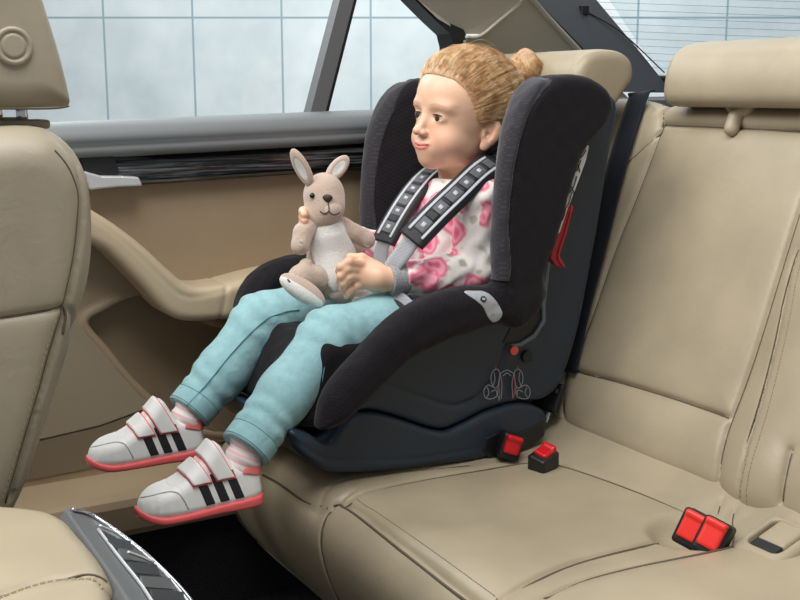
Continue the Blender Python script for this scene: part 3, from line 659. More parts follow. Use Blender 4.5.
# fabric cover: wings, side bolsters, back and seat cushion
wing = G2(xz([(507, 300), (502, 262), (503, 220), (507, 175), (513, 138), (525, 106), (540, 86), (560, 76), (587, 75), (608, 85), (617, 100), (612, 122), (590, 150), (578, 182), (569, 215), (560, 245), (550, 272), (545, 310), (520, 330)], 1.335), True)
bol = G2(xz([(326, 430), (333, 400), (349, 376), (371, 352), (392, 329), (416, 310), (440, 298), (470, 290), (510, 286), (545, 280), (552, 296), (530, 312), (505, 326), (470, 338), (440, 350), (416, 364), (392, 386), (368, 410), (348, 428), (328, 434)], 1.345), True)
bolf = G2(xz([(231, 316), (234, 292), (247, 272), (270, 258), (300, 252), (350, 246), (375, 260), (360, 310), (300, 330), (250, 340)], 1.785), True)
wseam = G2([xz([(556, 77), (537, 99), (525, 130), (515, 175), (510, 225), (510, 262), (512, 290)], 1.335)])
cushp = G2(xz([(306, 424), (312, 396), (330, 352), (350, 344), (420, 342), (520, 330), (540, 400), (420, 420), (350, 432), (316, 434)], 1.40), True)
backp = G2([(1.075, .60), (1.085, .72), (1.10, .84), (1.125, .95), (1.14, 1.0), (1.18, 1.0), (1.19, .9), (1.15, .7), (1.12, .58)], True)
def f_cover(P):
    x, y, z = P.T; ym = my(y)
    d = ext(wing(x, z), slab(ym, 1.335, 1.376+.035*np.clip((x-.975)/.08, 0, 1)), .019)
    d = d+.0035*np.exp(-(wseam(x, z)/.004)**2)*np.clip((1.38-ym)/.02, 0, 1)
    b = ext(bol(x, z), slab(ym, 1.345, 1.405), .027); d = smin(d, b, .02); d = smin(d, ext(bolf(x, z), slab(y, 1.725, 1.795), .027), .02)
    d = smin(d, ext(cushp(x, z), slab(y, 1.422, 2*YM-1.422), .024)+.006*np.exp(-(np.abs(y-YM)/.05)**2), .012)
    d = smin(d, ext(backp(x, z), slab(y, 1.43, 2*YM-1.43), .012), .012)
    dm = .006*np.exp(-(((x-1.117)/.02)**2+((z-.835)/.012)**2))*np.clip((1.36-ym)/.02, 0, 1)
    return d+dm+.0015*wob(P, 55)*np.exp(-((z-.68)/.05)**2)+.0006*wob(P, 120)
S('fabric_cover', f_cover, (.58, 1.29, .46), (1.25, 1.84, 1.06), .0032, M['seat_fabric'], cs)
# lighter front rims sewn along the wings
for sgn in (0, 1):
    rim = G2(xz([(480, 282), (480, 240), (482, 205), (487, 170), (494, 138), (506, 100), (524, 75), (556, 62), (556, 80), (543, 94), (530, 116), (520, 146), (514, 180), (510, 225), (510, 282)], 1.335), True)
    def f_rim(P, rim=rim, s=sgn):
        ym = my(P[:, 1]); d = smax(f_cover(P)-.0016, rim(P[:, 0], P[:, 2]), .001)
        side = (P[:, 1]-YM)*(1 if s == 0 else -1); return np.maximum(np.maximum(d, side), ym-1.392)
    lo = (.90, 1.29, .72) if sgn == 0 else (.90, 1.66, .72); hi = (1.10, 1.46, 1.06) if sgn == 0 else (1.10, 1.84, 1.06)
    S('wing_rim', f_rim, lo, hi, .0022, M['seat_rim'], cs)
# inner grey head pad
G_ip = G2([(1.048, .70), (1.052, .80), (1.07, .90), (1.10, .975), (1.13, .98), (1.12, .86), (1.09, .68)], True)
S('inner_pad', lambda P: ext(G_ip(P[:, 0], P[:, 2]), slab(P[:, 1], 1.425, 1.685), .014)+.012*np.exp(-((P[:, 1]-YM)/.07)**2), (1.0, 1.4, .60), (1.18, 1.72, 1.02), .0035, M['seat_grey'], cs)
# silver tag on the near bolster
def f_tag(P):
    d = f_cover(P)-.0016; return smax(d, tagp(P[:, 0], P[:, 2]), .001)
tagp = G2(xz([(469, 294), (478, 292), (489, 293), (497, 302), (502, 313), (500, 321), (495, 323), (489, 318), (482, 306)], 1.345), True)
S('silver_tag', lambda P: np.maximum(f_tag(P), P[:, 1]-1.40), A(485, 305, 1.34)-.055, A(485, 305, 1.34)+.055, .0016, M['tag_silver'], cs)
e_, n_ = proj([A(485, 298.5, 1.34)], f_cover, off=.0020)
disc('tag_emblem', e_[0], n_[0], .0050, .0010, M['dark_plastic'], cs, .0058, 6); disc('tag_emblem', e_[0]+n_[0]*.0010, n_[0], .0022, .0006, M['tag_silver'], cs, .0034, 6)
e2, n2 = proj([A(494, 316, 1.34)], f_cover, off=.0022); tube('tag_script', [e2[0]+np.array([-.003, 0, -.001]), e2[0]+np.array([0, 0, .001]), e2[0]+np.array([.004, 0, .0015])], .0004, M['grey_plastic'], cs, 4)
# white label with strokes behind the wing, and the red belt guide
lab = [(584, 143), (589, 146), (586, 160), (578, 182), (568, 208), (560, 232), (552, 240), (556, 218), (564, 196), (570, 172), (574, 156)]
prism('instruction_label', [A(x, y, 1.352) for x, y in lab], (.004, .006, 0), M['label_white'], cs)
for a, b in [((570, 176), (581, 160)), ((566, 196), (577, 176)), ((561, 214), (572, 192)), ((557, 226), (566, 208)), ((574, 160), (586, 150)), ((574, 156), (580, 172)), ((568, 180), (575, 196))]:
    tube('label_print', [A(a[0], a[1], 1.350), A((a[0]+b[0])/2+1.5, (a[1]+b[1])/2+2, 1.350), A(b[0], b[1], 1.350)], .0010, M['dark_plastic'], cs, 4)
rc = [(571, 204), (574, 207), (567, 234), (560, 256), (566, 266), (565, 268), (556, 266), (550, 258), (553, 246), (561, 226)]
rg_ = prism('belt_guide', [A(x, y, 1.352) for x, y in rc], (.006, .020, 0), M['dark_red'], cs, False, .0025)
tube('guide_rib', [A(572, 208, 1.351), A(564, 236, 1.351), A(558, 256, 1.351), A(563, 266, 1.351)], .0018, M['dark_red'], cs)
# ------------------------------------------------------------------ the child
HS = .97
yw, pt, rl = math.radians(188), math.radians(8), math.radians(5)
Fd = np.array([math.cos(pt)*math.cos(yw), math.cos(pt)*math.sin(yw), math.sin(pt)])
S0 = unit(np.cross([0, 0, 1.], Fd)); U0 = np.cross(Fd, S0)
Sd = math.cos(rl)*S0-math.sin(rl)*U0; Ud = np.cross(Fd, Sd); HR = np.stack([Fd, Sd, Ud], 1)
HO = A(490.5, 134.5, 1.498)-HR@(np.array([-.010, .070, -.014])*HS)
def hl(P): return (P-HO)@HR/HS
def hw(q): return HO+(HR@(np.asarray(q, float)*HS))
def f_head_l(q):
    f, s, u = q.T; a = np.abs(s); m = np.stack([f, a, u], 1)
    d = ell(q, (-.014, 0, .034), (.095, .077, .084))
    d = smin(d, ell(q, (.020, 0, -.012), (.060, .055, .070)), .02)
    d = smin(d, ell(q, (.028, 0, .040), (.056, .058, .050)), .02)
    d = smin(d, ell(m, (.018, .020, -.047), (.038, .031, .027)), .02)        # jaw
    d = smin(d, ell(q, (.052, 0, -.073), (.021, .020, .0155)), .018)          # chin
    d = smin(d, ell(m, (.045, .029, -.038), (.027, .025, .025)), .014)       # cheeks
    d = smin(d, ell(q, (.060, 0, -.052), (.022, .024, .020)), .014)          # mouth mound
    d = smin(d, ell(m, (.066, .024, .018), (.013, .022, .008)), .014)        # brow
    d = smax(d, -ell(m, (.091, .027, .001), (.016, .017, .0105)), .010)      # eye hollow
    d = smin(d, ell(m, (.0645, .0265, -.0005), (.0125, .0140, .0110)), .004) # lids
    d = smax(d, -ell(m, (.080, .0268, -.0012), (.014, .0105, .0038)), .0015) # lid opening
    d = smin(d, cap(q, (.076, 0, .004), (.0885, 0, -.024), .0052, .0062), .010)
    d = smin(d, ell(q, (.0915, 0, -.028), (.0082, .0085, .0070)), .006)
    d = smin(d, ell(m, (.0850, .0095, -.0300), (.0070, .0052, .0055)), .004)
    d = smax(d, -ell(m, (.0890, .0052, -.0355), (.0040, .0028, .0030)), .0015)
    w = .0042*(a/.02)**2                                                      # corners of a faint smile
    v = np.stack([f, s, u-w-.0022], 1)
    d = smin(d, ell(v, (.0805, 0, -.0518), (.0036, .0185, .0025)), .003)
    d = smin(d, ell(v, (.0798, 0, -.0575), (.0040, .0155, .0029)), .003)
    d = smax(d, -ell(v, (.0865, 0, -.0546), (.0070, .0215, .0008)), .0012)
    # ears
    ec = np.array([-.010, .0715, -.012]); e = m-ec; e = np.stack([e[:, 0]*.84-e[:, 1]*.54, e[:, 0]*.54+e[:, 1]*.84, e[:, 2]], 1); e[:, 0] += e[:, 2]*.18
    er = ell(e, (0, 0, 0), (.0158, .0070, .0232)); er = smin(er, ell(e, (.003, -.002, -.021), (.009, .006, .010)), .004)
    er = smax(er, -ell(e, (.003, .0085, .003), (.0100, .0075, .0180)), .003)
    er = smin(er, ell(e, (.004, -.004, 0), (.008, .008, .014)), .004)
    er = smin(er, cap(e, (.0115, .003, -.006), (.013, .003, .002), .0028), .003)
    er = smin(er, cap(e, (-.006, .0035, .010), (-.004, .0035, -.010), .0022), .003)
    er = smax(er, -ell(e, (.0055, .008, -.003), (.0045, .0075, .0060)), .002)
    return smin(d, er, .005)
neck0, neck1 = hw((-.020, 0, -.055)), A(458, 200, 1.575)
nsh, fsh = A(477, 203, 1.478), A(424, 204, 1.665)
nel, nwr = A(474, 272, 1.462), A(391, 279, 1.482)
fel, fwr = A(398, 262, 1.685), A(326, 228, 1.655)
hipc = A(432, 304, 1.570)
nl = [A(425, 322, 1.515), A(378, 327, 1.495), A(331, 339, 1.480), A(287, 392, 1.455), A(247, 446, 1.430), A(236, 474, 1.428)]
fl = [A(412, 300, 1.625), A(330, 306, 1.645), A(262, 322, 1.655), A(222, 372, 1.648), A(191, 409, 1.635), A(178, 430, 1.628)]
palm = A(371, 276, 1.488)
def fingers():
    L = []
    for k, (a, b, c, e) in enumerate([((362, 265), (349, 262), (341, 267), (338.5, 271)), ((361, 271), (348, 269), (341, 276), (339.5, 281)), ((362, 278), (350, 277), (344, 283), (342, 289)), ((365, 285), (356, 286), (349, 291), (346.5, 296))]):
        ys = (1.494, 1.486, 1.492, 1.502) if k < 3 else (1.494, 1.489, 1.494, 1.503)
        L.append([A(*p, y) for p, y in zip((a, b, c, e), ys)])
    return L
FG = fingers(); THUMB = [A(378, 268, 1.492), A(362, 258, 1.503), A(350, 257, 1.512)]
FF = [[A(322, 218+5*k, 1.640), A(310, 209+6*k, 1.600), A(303, 211+6*k, 1.566), A(304.5, 215+6*k, 1.552)] for k in range(3)]
def f_hand(P):
    d = chain(P, [nwr, A(379, 278, 1.484)], [.0195, .020]); R = frame(unit(A(360, 275, 1.49)-nwr), [0, -1., .25])
    d = smin(d, ell(P, palm, (.0215, .026, .0125), R), .010)
    for i, c in enumerate(FG): d = smin(d, chain(P, c, [.0075, .0073, .0066, .0056] if i < 3 else [.0068, .0064, .0057, .005], .003), .0035)
    return smin(d, chain(P, THUMB, [.010, .0078, .0065], .003), .005)
def f_body(P):
    d = f_head_l(hl(P))*HS*.9
    d = smin(d, cap(P, neck0, neck1, .036, .042), .018)
    d = smin(d, ell(P, A(454, 248, 1.585), (.048, .066, .090)), .02)
    d = smin(d, cap(P, nsh, fsh, .028), .012); d = smin(d, ell(P, hipc, (.075, .085, .05)), .02)
    for a, b, c in ((nsh, nel, nwr), (fsh, fel, fwr)): d = smin(d, chain(P, [a, b, c], [.027, .024, .019]), .004)
    for L in (nl, fl): d = smin(d, chain(P, L, [.045, .040, .036, .033, .022, .016]), .01)
    d = smin(d, f_hand(P), .004)
    d = smin(d, ell(P, A(326, 228, 1.648), (.022, .018, .026)), .008)
    for c in FF: d = smin(d, chain(P, c, [.0078, .0074, .0066, .0058], .003), .003)
    return d
V, Q = mesh_sdf(f_body, (.36, 1.38, .36), (1.16, 1.76, 1.13), .0019)
# finer skin for the face and the near hand would need no second mesh: the whole body stays one surface
pl = np.array([.95, 1.56, .56])
me = np_mesh('person', V-pl, Q)
person = bpy.data.objects.new('person', me); C.objects.link(person); person.location = pl
m = M['skin_node']
# own colours of the skin: lips, cheeks, ear and finger warmth as an attribute
q = hl(V); f_, s_, u_ = q.T; w = .0042*(np.abs(s_)/.02)**2
lip = np.clip(1.25-np.sqrt(((f_-.084)/.022)**2+(s_/.0195)**2+((u_-w+.0526)/.0054)**2), 0, .22)/.22
chk = np.exp(-(((np.abs(s_)-.036)/.018)**2+((u_+.034)/.017)**2))*(f_ > .02)*.7+.6*np.exp(-((f_-.095)/.012)**2-(s_/.012)**2-((u_+.028)/.01)**2)+.55*np.exp(-((np.abs(s_)-.078)/.012)**2-((u_+.012)/.035)**2-((f_+.01)/.02)**2)
brow = np.clip(1-np.abs(u_-(.0195+.004*np.cos((np.abs(s_)-.027)/.016*1.4)-.0035))/.0022, 0, 1)*np.clip((.019-np.abs(np.abs(s_)-.028))/.006, 0, 1)*(f_ > .05)
tips = np.zeros(len(V))
for c in FG+FF: tips = np.maximum(tips, np.exp(-(nrm(V-c[-1])/.010)**2)*.8)
for nm, arr in (('lip', lip), ('flush', np.clip(chk+tips, 0, 1)), ('browmask', brow)):
    at = me.attributes.new(nm, 'FLOAT', 'POINT'); at.data.foreach_set('value', arr.astype(np.float32))
def att(nm): a = m.n('ShaderNodeAttribute'); a.attribute_name = nm; return a.outputs['Fac']
c1 = m.mix(m.math('MULTIPLY', att('flush'), .38), (232, 188, 158), (222, 138, 114))
c2 = m.mix(m.math('MULTIPLY', att('lip'), .85), c1, (208, 112, 104)); c3 = m.mix(m.math('MULTIPLY', att('browmask'), .5), c2, (158, 112, 82)); m.base(c3)
me.materials.append(M['skin']); me.polygons.foreach_set('use_smooth', np.ones(len(me.polygons), bool))
tag(person, 'young child with blonde bun, pink floral sweatshirt and aqua jeans, sitting in the child seat', 'person')
# eyes
def ball(name, c, r, mat, parent, R=np.eye(3), nu=28, nv=18):
    V = []; Fc = []
    for j in range(nv+1):
        for i in range(nu):
            th = math.pi*j/nv; ph = 2*math.pi*i/nu
            V.append(np.asarray(c)+R@(np.array([math.cos(th), math.sin(th)*math.cos(ph), math.sin(th)*math.sin(ph)])*np.asarray(r)))
    for j in range(nv):
        for i in range(nu): Fc.append((j*nu+i, j*nu+(i+1) % nu, (j+1)*nu+(i+1) % nu, (j+1)*nu+i))
    return raw(name, V, Fc, mat, parent)
look = unit(np.array([.96, -.16, .05]))
for sg in (1, -1):
    ec = np.array([.0645, .0265*sg, -.001]); er = .0118
    eb = ball('eye', hw(ec), er*HS, M['eye_white'], person, HR)
    e2 = np.stack([look, unit(np.cross([0, 0, 1.], look)), np.cross(look, unit(np.cross([0, 0, 1.], look)))], 1); RR = HR@e2
    ball('iris', hw(ec+look*er*.86), np.array([.0024, .0070, .0070])*HS, M['iris'], eb, RR)
    ball('pupil', hw(ec+look*er*.96), np.array([.0014, .0033, .0033])*HS, M['pupil'], eb, RR)
    for k in range(1):
        a = [proj([hw((.078, sg*(.0268+t*.0114), .0026+.0012*(1-t*t)))], f_body, off=.0004)[0][0] for t in np.linspace(-1, 1, 7)]
        tube('upper_lash', a, [.0004, .0009, .0012, .0013, .0012, .0009, .0004], M['lash'], person, 5, 3)
# ------------------------------------------------------------------ hair
def hline(f): return np.interp(f, [-.12, -.06, -.035, -.022, -.004, .006, .022, .036, .052, .066, .09], [-.045, -.046, -.038, .004, .016, -.004, -.006, .026, .052, .066, .074])
BUN = A(524, 70, 1.60); bq = hl(BUN[None])[0]; BQ = bq
print('bun local', bq)
def f_cap_l(q):
    f, s, u = q.T
    d = ell(q, (-.014, 0, .034), (.095, .077, .084)); d = smin(d, ell(q, (.028, 0, .040), (.056, .058, .050)), .02)
    d = d+.0012-.0062*np.clip((u-hline(f))/.034, 0, 1)-.004*np.clip((u-.02)/.06, 0, 1)
    d = smin(d, cap(q, BQ+np.array([.045, 0, -.035]), BQ, .026, .018), .02)
    r = np.sin(np.arctan2(s, u-.02)*26+6*np.sin(f*40))*.0007+.0006*wob(q, 220)
    return smax(d+r*.6, hline(f)-.002-u, .002)
S('hair', lambda P: f_cap_l(hl(P))*HS*.9, HO-.17, HO+.19, .0026, M['scalp'], person)
hairobj = [o for o in person.children if o.name.startswith('hair')][0]
def f_cap(P): return f_cap_l(hl(P))*HS*.9
def curves(name, SL, radii, mat, parent):
    SL = np.asarray(SL, float); n, k, _ = SL.shape; T = np.gradient(SL, axis=1); T /= np.maximum(np.linalg.norm(T, axis=2, keepdims=True), 1e-9)
    a = np.cross(T, [.3, .2, .93]); a /= np.maximum(np.linalg.norm(a, axis=2, keepdims=True), 1e-9); b = np.cross(T, a)
    rr = (np.asarray(radii)[:, None]*np.interp(np.linspace(0, 1, k), [0, .1, .85, 1], [.3, 1, .8, .2])[None])[..., None]
    V = np.stack([SL+(a*math.cos(q)+b*math.sin(q))*rr for q in (0, 2.094, 4.189)], 2).reshape(-1, 3)
    i = (np.arange(n)[:, None]*k+np.arange(k-1)[None]).ravel()*3
    Q = np.vstack([np.stack([i+c, i+(c+1) % 3, i+3+(c+1) % 3, i+3+c], 1) for c in range(3)])
    o = link(name, np_mesh(name, V, Q), mat, parent); o['kind'] = 'stuff'; return o
def curves_old(name, SL, radii, mat, parent):
    cu = bpy.data.curves.new(name, 'CURVE'); cu.dimensions = '3D'; cu.bevel_depth = 1.0; cu.bevel_resolution = 0; cu.resolution_u = 1; cu.use_fill_caps = False
    for Pn, r in zip(SL, radii):
        sp = cu.splines.new('POLY'); sp.points.add(len(Pn)-1)
        sp.points.foreach_set('co', np.hstack([Pn-np.array(parent.location), np.ones((len(Pn), 1))]).astype(np.float32).ravel())
        rr = r*np.interp(np.linspace(0, 1, len(Pn)), [0, .1, .85, 1], [.3, 1, .8, .2]); sp.points.foreach_set('radius', rr.astype(np.float32))
    o = bpy.data.objects.new(name, cu); C.objects.link(o); cu.materials.append(mat); o.parent = parent; return o
N = 7200; ns = 14
cen = np.array([-.014, 0, .030]); dirs = []
while len(dirs) < N:
    v = rng.normal(size=3); v /= np.linalg.norm(v); p = cen+v*np.array([.094, .076, .080])
    if (len(dirs) < 5200 and p[2] > hline(p[0])+rng.uniform(-.003, .006)) or (len(dirs) >= 5200 and -.004 < p[2]-hline(p[0]) < .022): dirs.append(v)
dirs = np.array(dirs); tgt = unit(BQ+np.array([.01, 0, -.01])-cen); t = np.linspace(0, 1, ns)[None, :, None]
om = np.arccos(np.clip(dirs@tgt, -1, .999))[:, None, None]; ln = rng.uniform(.45, 1., (N, 1, 1)); tt = t*ln
SLp = (np.sin((1-tt)*om)*dirs[:, None]+np.sin(tt*om)*tgt)/np.sin(om)
SLp = SLp/np.linalg.norm(SLp, axis=2, keepdims=True)
P0 = cen+SLp*np.array([.096, .078, .084]); W_ = (HO+(P0.reshape(-1, 3)*HS)@HR.T)
W_, Nn = proj(W_, f_cap, it=3, off=.0008); W_ = W_.reshape(N, ns, 3)
off = rng.gamma(1.6, .0011, (N, 1, 1))*np.sin(np.linspace(.2, 2.9, ns))[None, :, None]
wv = rng.normal(size=(N, 1, 3))*.0012*np.sin(t*rng.uniform(4, 14, (N, 1, 1))+rng.uniform(0, 6, (N, 1, 1)))
W_ = W_+Nn.reshape(N, ns, 3)*off+wv
curves('hair_strands', list(W_), np.full(N, .00030), M['hair'], person)
# bun: a wound knot
bax = unit(HR@unit(np.array([-.55, .25, .80])))
b1 = unit(np.cross(bax, [0, 1., 0])); b2 = np.cross(bax, b1)
BC = BUN+bax*.004
Rb = np.stack([b1, b2, bax], 1)
def f_bun(P):
    P = BC+(P-BC)@np.diag([1., 1., .86])
    q = (P-BC)@Rb; a = np.arctan2(q[:, 1], q[:, 0]); rr = np.hypot(q[:, 0], q[:, 1])
    d = np.hypot(rr-.0155, q[:, 2]*.62)-.0135; d = smin(d, ell(P, BC, (.014, .014, .012), Rb), .006)
    return d+.0012*np.sin(a*3+rr*500+q[:, 2]*260)
S('hair_bun', f_bun, BC-.06, BC+.06, .0018, M['scalp'], person)
BL = []
for k in range(900):
    ph = rng.uniform(0, 6.28); th0 = rng.uniform(-2.2, 2.2); tl = rng.uniform(-1.6, 1.6); ar = np.linspace(0, rng.uniform(1.2, 3.0), 12)+ph
    th = th0+np.linspace(0, tl, 12); r_ = .0140+rng.gamma(1.5, .0005); rad = .0155+r_*np.cos(th)
    BL.append(BC+(np.stack([rad*np.cos(ar), rad*np.sin(ar), r_*1.6*np.sin(th)], 1))@Rb.T)
curves('bun_strands', BL, np.full(len(BL), .00036), M['hair'], person)
fz = []
for k in range(130):   # short frizzy curls along the hairline
    sgn = 1 if rng.random() < .75 else -1
    f0 = rng.uniform(-.0, .07); u0 = hline(f0)+rng.uniform(-.004, .02)
    p = proj([hw((f0+.01, sgn*.07, u0))], f_cap, off=.001)[0][0]; a = np.linspace(0, rng.uniform(3, 8), 12); R_ = rng.uniform(.0015, .0045)
    dr = HR@unit(np.array([-.5, sgn*.35, .6])+rng.normal(size=3)*.5); e1 = unit(np.cross(dr, rng.normal(size=3))); e2 = np.cross(dr, e1)
    fz.append(p+dr*(a/a[-1]*rng.uniform(.006, .022))[:, None]+R_*(e1*np.cos(a)[:, None]+e2*np.sin(a)[:, None])-R_*e1)
curves('loose_curls', fz, np.full(len(fz), .00022), M['hair'], person)
# ------------------------------------------------------------------ sweatshirt
def f_shirt(P):
    d = ell(P, A(450, 250, 1.572), (.074, .094, .118)); d = smin(d, cap(P, nsh, fsh, .041), .03)
    d = smin(d, cap(P, neck1+np.array([0, 0, -.02]), neck1+np.array([.0, 0, .012]), .056, .046), .02)
    for i, (a, b, c) in enumerate(((nsh, nel, nwr), (fsh, fel, fwr))):
        d = smin(d, chain(P, [a, b, c+(b-c)*.12], [.040, .037, .027]), .012)
    d = smin(d, ell(P, hipc+np.array([-.005, 0, .02]), (.080, .092, .050)), .02)
    cr_ = .0030*wob(P, 75, 3)+.0016*np.sin(wob(P, 40, 1)*6)
    d = d+cr_; d = smax(d, -cap(P, neck1, neck0, .044, .052), .006)
    ax = unit(nwr-nel); d = smax(d, (P-nwr)@ax+.020, .003); ax2 = unit(fwr-fel); return smax(d, (P-fwr)@ax2+.02, .003)*.9
shirt = S('sweatshirt', f_shirt, (.74, 1.38, .56), (1.12, 1.78, .96), .0028, M['floral'], person)
def f_cuff(a, b):
    ax = unit(b-a)
    return lambda P: smax(cap(P, a, b+ax*.02, .029, .0245)+.0005*np.sin(np.arctan2((P-b)[:, 2], (P-b)[:, 1])*60), np.abs((P-b)@ax+.012)-.0155, .004)
S('sleeve_cuff', f_cuff(nel, nwr), nwr-.06, nwr+.06, .0018, M['cuff'], person)
S('sleeve_cuff', f_cuff(fel, fwr), fwr-.06, fwr+.06, .0022, M['cuff'], person)
nk = [neck1+(hw((-.02, 0, -.05))-neck1)*.12+np.array([math.cos(a)*.043, math.sin(a)*.045, .006-.016*(-math.cos(a))]) for a in np.linspace(0, 2*math.pi, 16)[:-1]]
tube('collar', nk, .0075, M['cuff'], person, 8, 4, True)
# ------------------------------------------------------------------ trousers
def f_leg(P, L, r, sd):
    d = chain(P, L[:5], r, .02); kn = L[2]
    ax = unit(L[4]-L[2]); t_ = (P-kn)@ax; tot = (L[4]-kn)@ax
    ph = wob(P, 30, sd)*2.0
    d = d+.0020*np.sin(t_*190+ph)*np.exp(-((t_-.0)/.035)**2)+.0016*np.sin(t_*230+ph*1.4)*np.exp(-((t_-tot+.045)/.03)**2)+.0007*wob(P, 48, sd)
    return smax(d, (P-L[4])@ax-.006, .003)
rn, rf = [.056, .050, .0465, .0400, .0375], [.058, .050, .0465, .0400, .0370]
def f_tr(P):
    d = smin(f_leg(P, nl, rn, 1.), f_leg(P, fl, rf, 5.), .006); return smin(d, ell(P, hipc+np.array([0, 0, -.01]), (.082, .095, .052)), .02)*.92
S('trousers', f_tr, (.46, 1.36, .42), (1.10, 1.76, .76), .0026, M['denim'], person)
def hem(L, r):
    ax = unit(L[4]-L[3])
    f = lambda P: smax(smax(cap(P, L[3], L[4]+ax*.03, r+.0040, r+.0005)+.0008*wob(P, 60), np.abs((P-L[4])@ax+.007)-.0145, .003), -cap(P, L[3], L[4]+ax*.06, r-.003, r-.004), .001)
    S('trouser_hem', f, L[4]-.075, L[4]+.075, .0020, M['denim'], person)
    e1 = unit(np.cross(ax, [0, 1., 0])); e2 = np.cross(ax, e1)
    for o_ in (.0035, -.0185): 
        lp = [L[4]+ax*o_+(e1*math.cos(a)+e2*math.sin(a))*r for a in np.linspace(0, 2*math.pi, 25)[:-1]]
        Pq, _ = proj(lp, f, off=.0001); tube('hem_stitching', Pq, .0008, M['denim_seam'], person, 5, 2, True)
hem(nl, .0372); hem(fl, .0367)
for Lp, Y in (([(326, 349), (319, 366), (309, 388), (293, 416), (271, 452)], 1.44), ([(300, 309), (285, 311), (268, 318), (246, 336), (226, 358), (208, 381), (186, 405)], 1.60)):
    seamline('leg_seam', [A(x, y, Y) for x, y in Lp], f_tr, .0011, M['denim_seam'], person, .0002)
# ------------------------------------------------------------------ socks and shoes
def shoe(tip, yawd, who):
    cy, sy = math.cos(yawd), math.sin(yawd)
    F_ = np.array([-cy, sy, 0]); S_ = np.array([-sy, -cy, 0]); U_ = np.array([0, 0, 1.]); F_ = unit(F_+U_*.0); R = np.stack([F_, S_, U_], 1)
    W = lambda q: tip+R@(np.asarray(q, float)*np.array([.865, .93, 1.06])); Lq = lambda P: (P-tip)@R/np.array([.865, .93, 1.06])
    pf = G2([(.004, .010), (.0, .035), (.003, .060), (.012, .074), (.030, .067), (.048, .062), (.060, .072), (.072, .090), (.084, .094), (.098, .082), (.120, .064), (.150, .049), (.185, .042), (.207, .030), (.213, .014), (.205, .008), (.1, .006)], True, h=.001, m=.06)
    hwf = lambda f: np.interp(f, [-.01, -.003, 0, .004, .010, .02, .04, .08, .12, .15, .17, .185, .197, .206, .212, .217], [.004, .008, .014, .020, .0245, .0275, .030, .031, .036, .038, .037, .0335, .027, .019, .010, .003])
    def up(P):
        q = Lq(P); f, s, u = q.T; w = hwf(f)*(1-.42*np.clip((u-.018)/.075, 0, 1)**1.2)
        d = ext(pf(f, u), np.abs(s)-w, .014)
        d = smax(d, -cap(q, (.040, 0, .097), (.044, 0, .066), .0195, .0165), .004)
        return (d+.0008*np.exp(-(np.abs(f-.150-.010*np.cos(s*60)-.3*(.05-u))/.0015)**2))*.85
    sh = empty('shoe', tip); sh.parent = person; sh.matrix_parent_inverse = Matrix.Translation(person.location).inverted()
    if who: sh['label'] = who
    lo, hi = np.min([W((a, b, c)) for a in (-.02, .24) for b in (-.06, .06) for c in (-.02, .12)], 0), np.max([W((a, b, c)) for a in (-.02, .24) for b in (-.06, .06) for c in (-.02, .12)], 0)
    def SS(name, f, h, mat):
        V, Q = mesh_sdf(f, lo, hi, h); o = link(name, np_mesh(name, V-tip, Q), mat); o.parent = sh; return o
    SS('upper', up, .0019, M['shoe_white'])
    def sole(P):
        q = Lq(P); f, s, u = q.T; c = np.where(f > .17, (f-.17)**2*6, 0)
        return ext(np.maximum(np.abs(s)-hwf(f*1.0)-.0025, np.maximum(-f-.002, f-.2135)), np.abs(u-.007-c*.9)-.0062-.0012*np.cos(f*20), .004)*.9
    SS('sole', sole, .0019, M['coral'])
    for fb in (.100, .074, .048):
        SS('side_stripe', lambda P, fb=fb: np.maximum.reduce([up(P)-.0012, np.abs(Lq(P)[:, 0]-fb-.42*(Lq(P)[:, 2]-.018))-.0080, Lq(P)[:, 2]-.058, .018-Lq(P)[:, 2]]), .0013, M['stripe'])
    for f0 in (.108, .066):
        co_ = lambda P, f0=f0: Lq(P)[:, 0]-f0-.62*(Lq(P)[:, 2]-.040)
        SS('strap_edge', lambda P: np.maximum.reduce([smax(up(P)-.0026, -(up(P)+.004), .001), np.abs(co_(P))-.0175, .046-Lq(P)[:, 2]]), .0016, M['coral'])
        SS('strap', lambda P: smax(np.maximum(smax(up(P)-.0050, -(up(P)+.004), .001), .049-Lq(P)[:, 2]), np.abs(co_(P))-.0155, .002), .0016, M['shoe_white'])
    SS('heel_patch', lambda P: np.maximum.reduce([up(P)-.0018, Lq(P)[:, 0]-.046+.5*(Lq(P)[:, 2]-.04), .040-Lq(P)[:, 2]+.25*Lq(P)[:, 0], Lq(P)[:, 2]-.086]), .0014, M['coral_lining'])
    tube('toe_stitching', [proj([W(p_)], up, off=.0003)[0][0] for p_ in [(.204, -.004, .034), (.196, .014, .042), (.180, .024, .046), (.166, .028, .047), (.154, .032, .042), (.146, .036, .032), (.140, .038, .020)]], .0009, M['shoe_shade'], None).parent = None
    o = [x for x in C.objects if x.name.startswith('toe_stitching') and x.parent is None][0]; o.data.transform(Matrix.Translation(-Vector(tip))); o.parent = sh
    return W
nt = A(268, 511, 1.398)+np.array([0, .030, .008]); ft = A(210, 463, 1.598)+np.array([0, .030, .008])
shoe(nt, math.radians(0), 'white velcro shoe with coral sole on the nearer foot')
shoe(ft, math.radians(3), 'white velcro shoe with coral sole on the foot by the door')
for L, tp in ((nl, nt), (fl, ft)):
    b = tp+np.array([-.038, 0, .042]); a_t = L[4]-unit(L[4]-L[3])*.01
    S('sock', lambda P: chain(P, [a_t, (a_t*.45+b*.55)+np.array([.0, 0, .0]), b], [.0285, .025, .0205], .006)+.0009*np.sin(P[:, 2]*330+P[:, 0]*200), np.minimum(a_t, b)-.04, np.maximum(a_t, b)+.04, .0022, M['sock'], person)
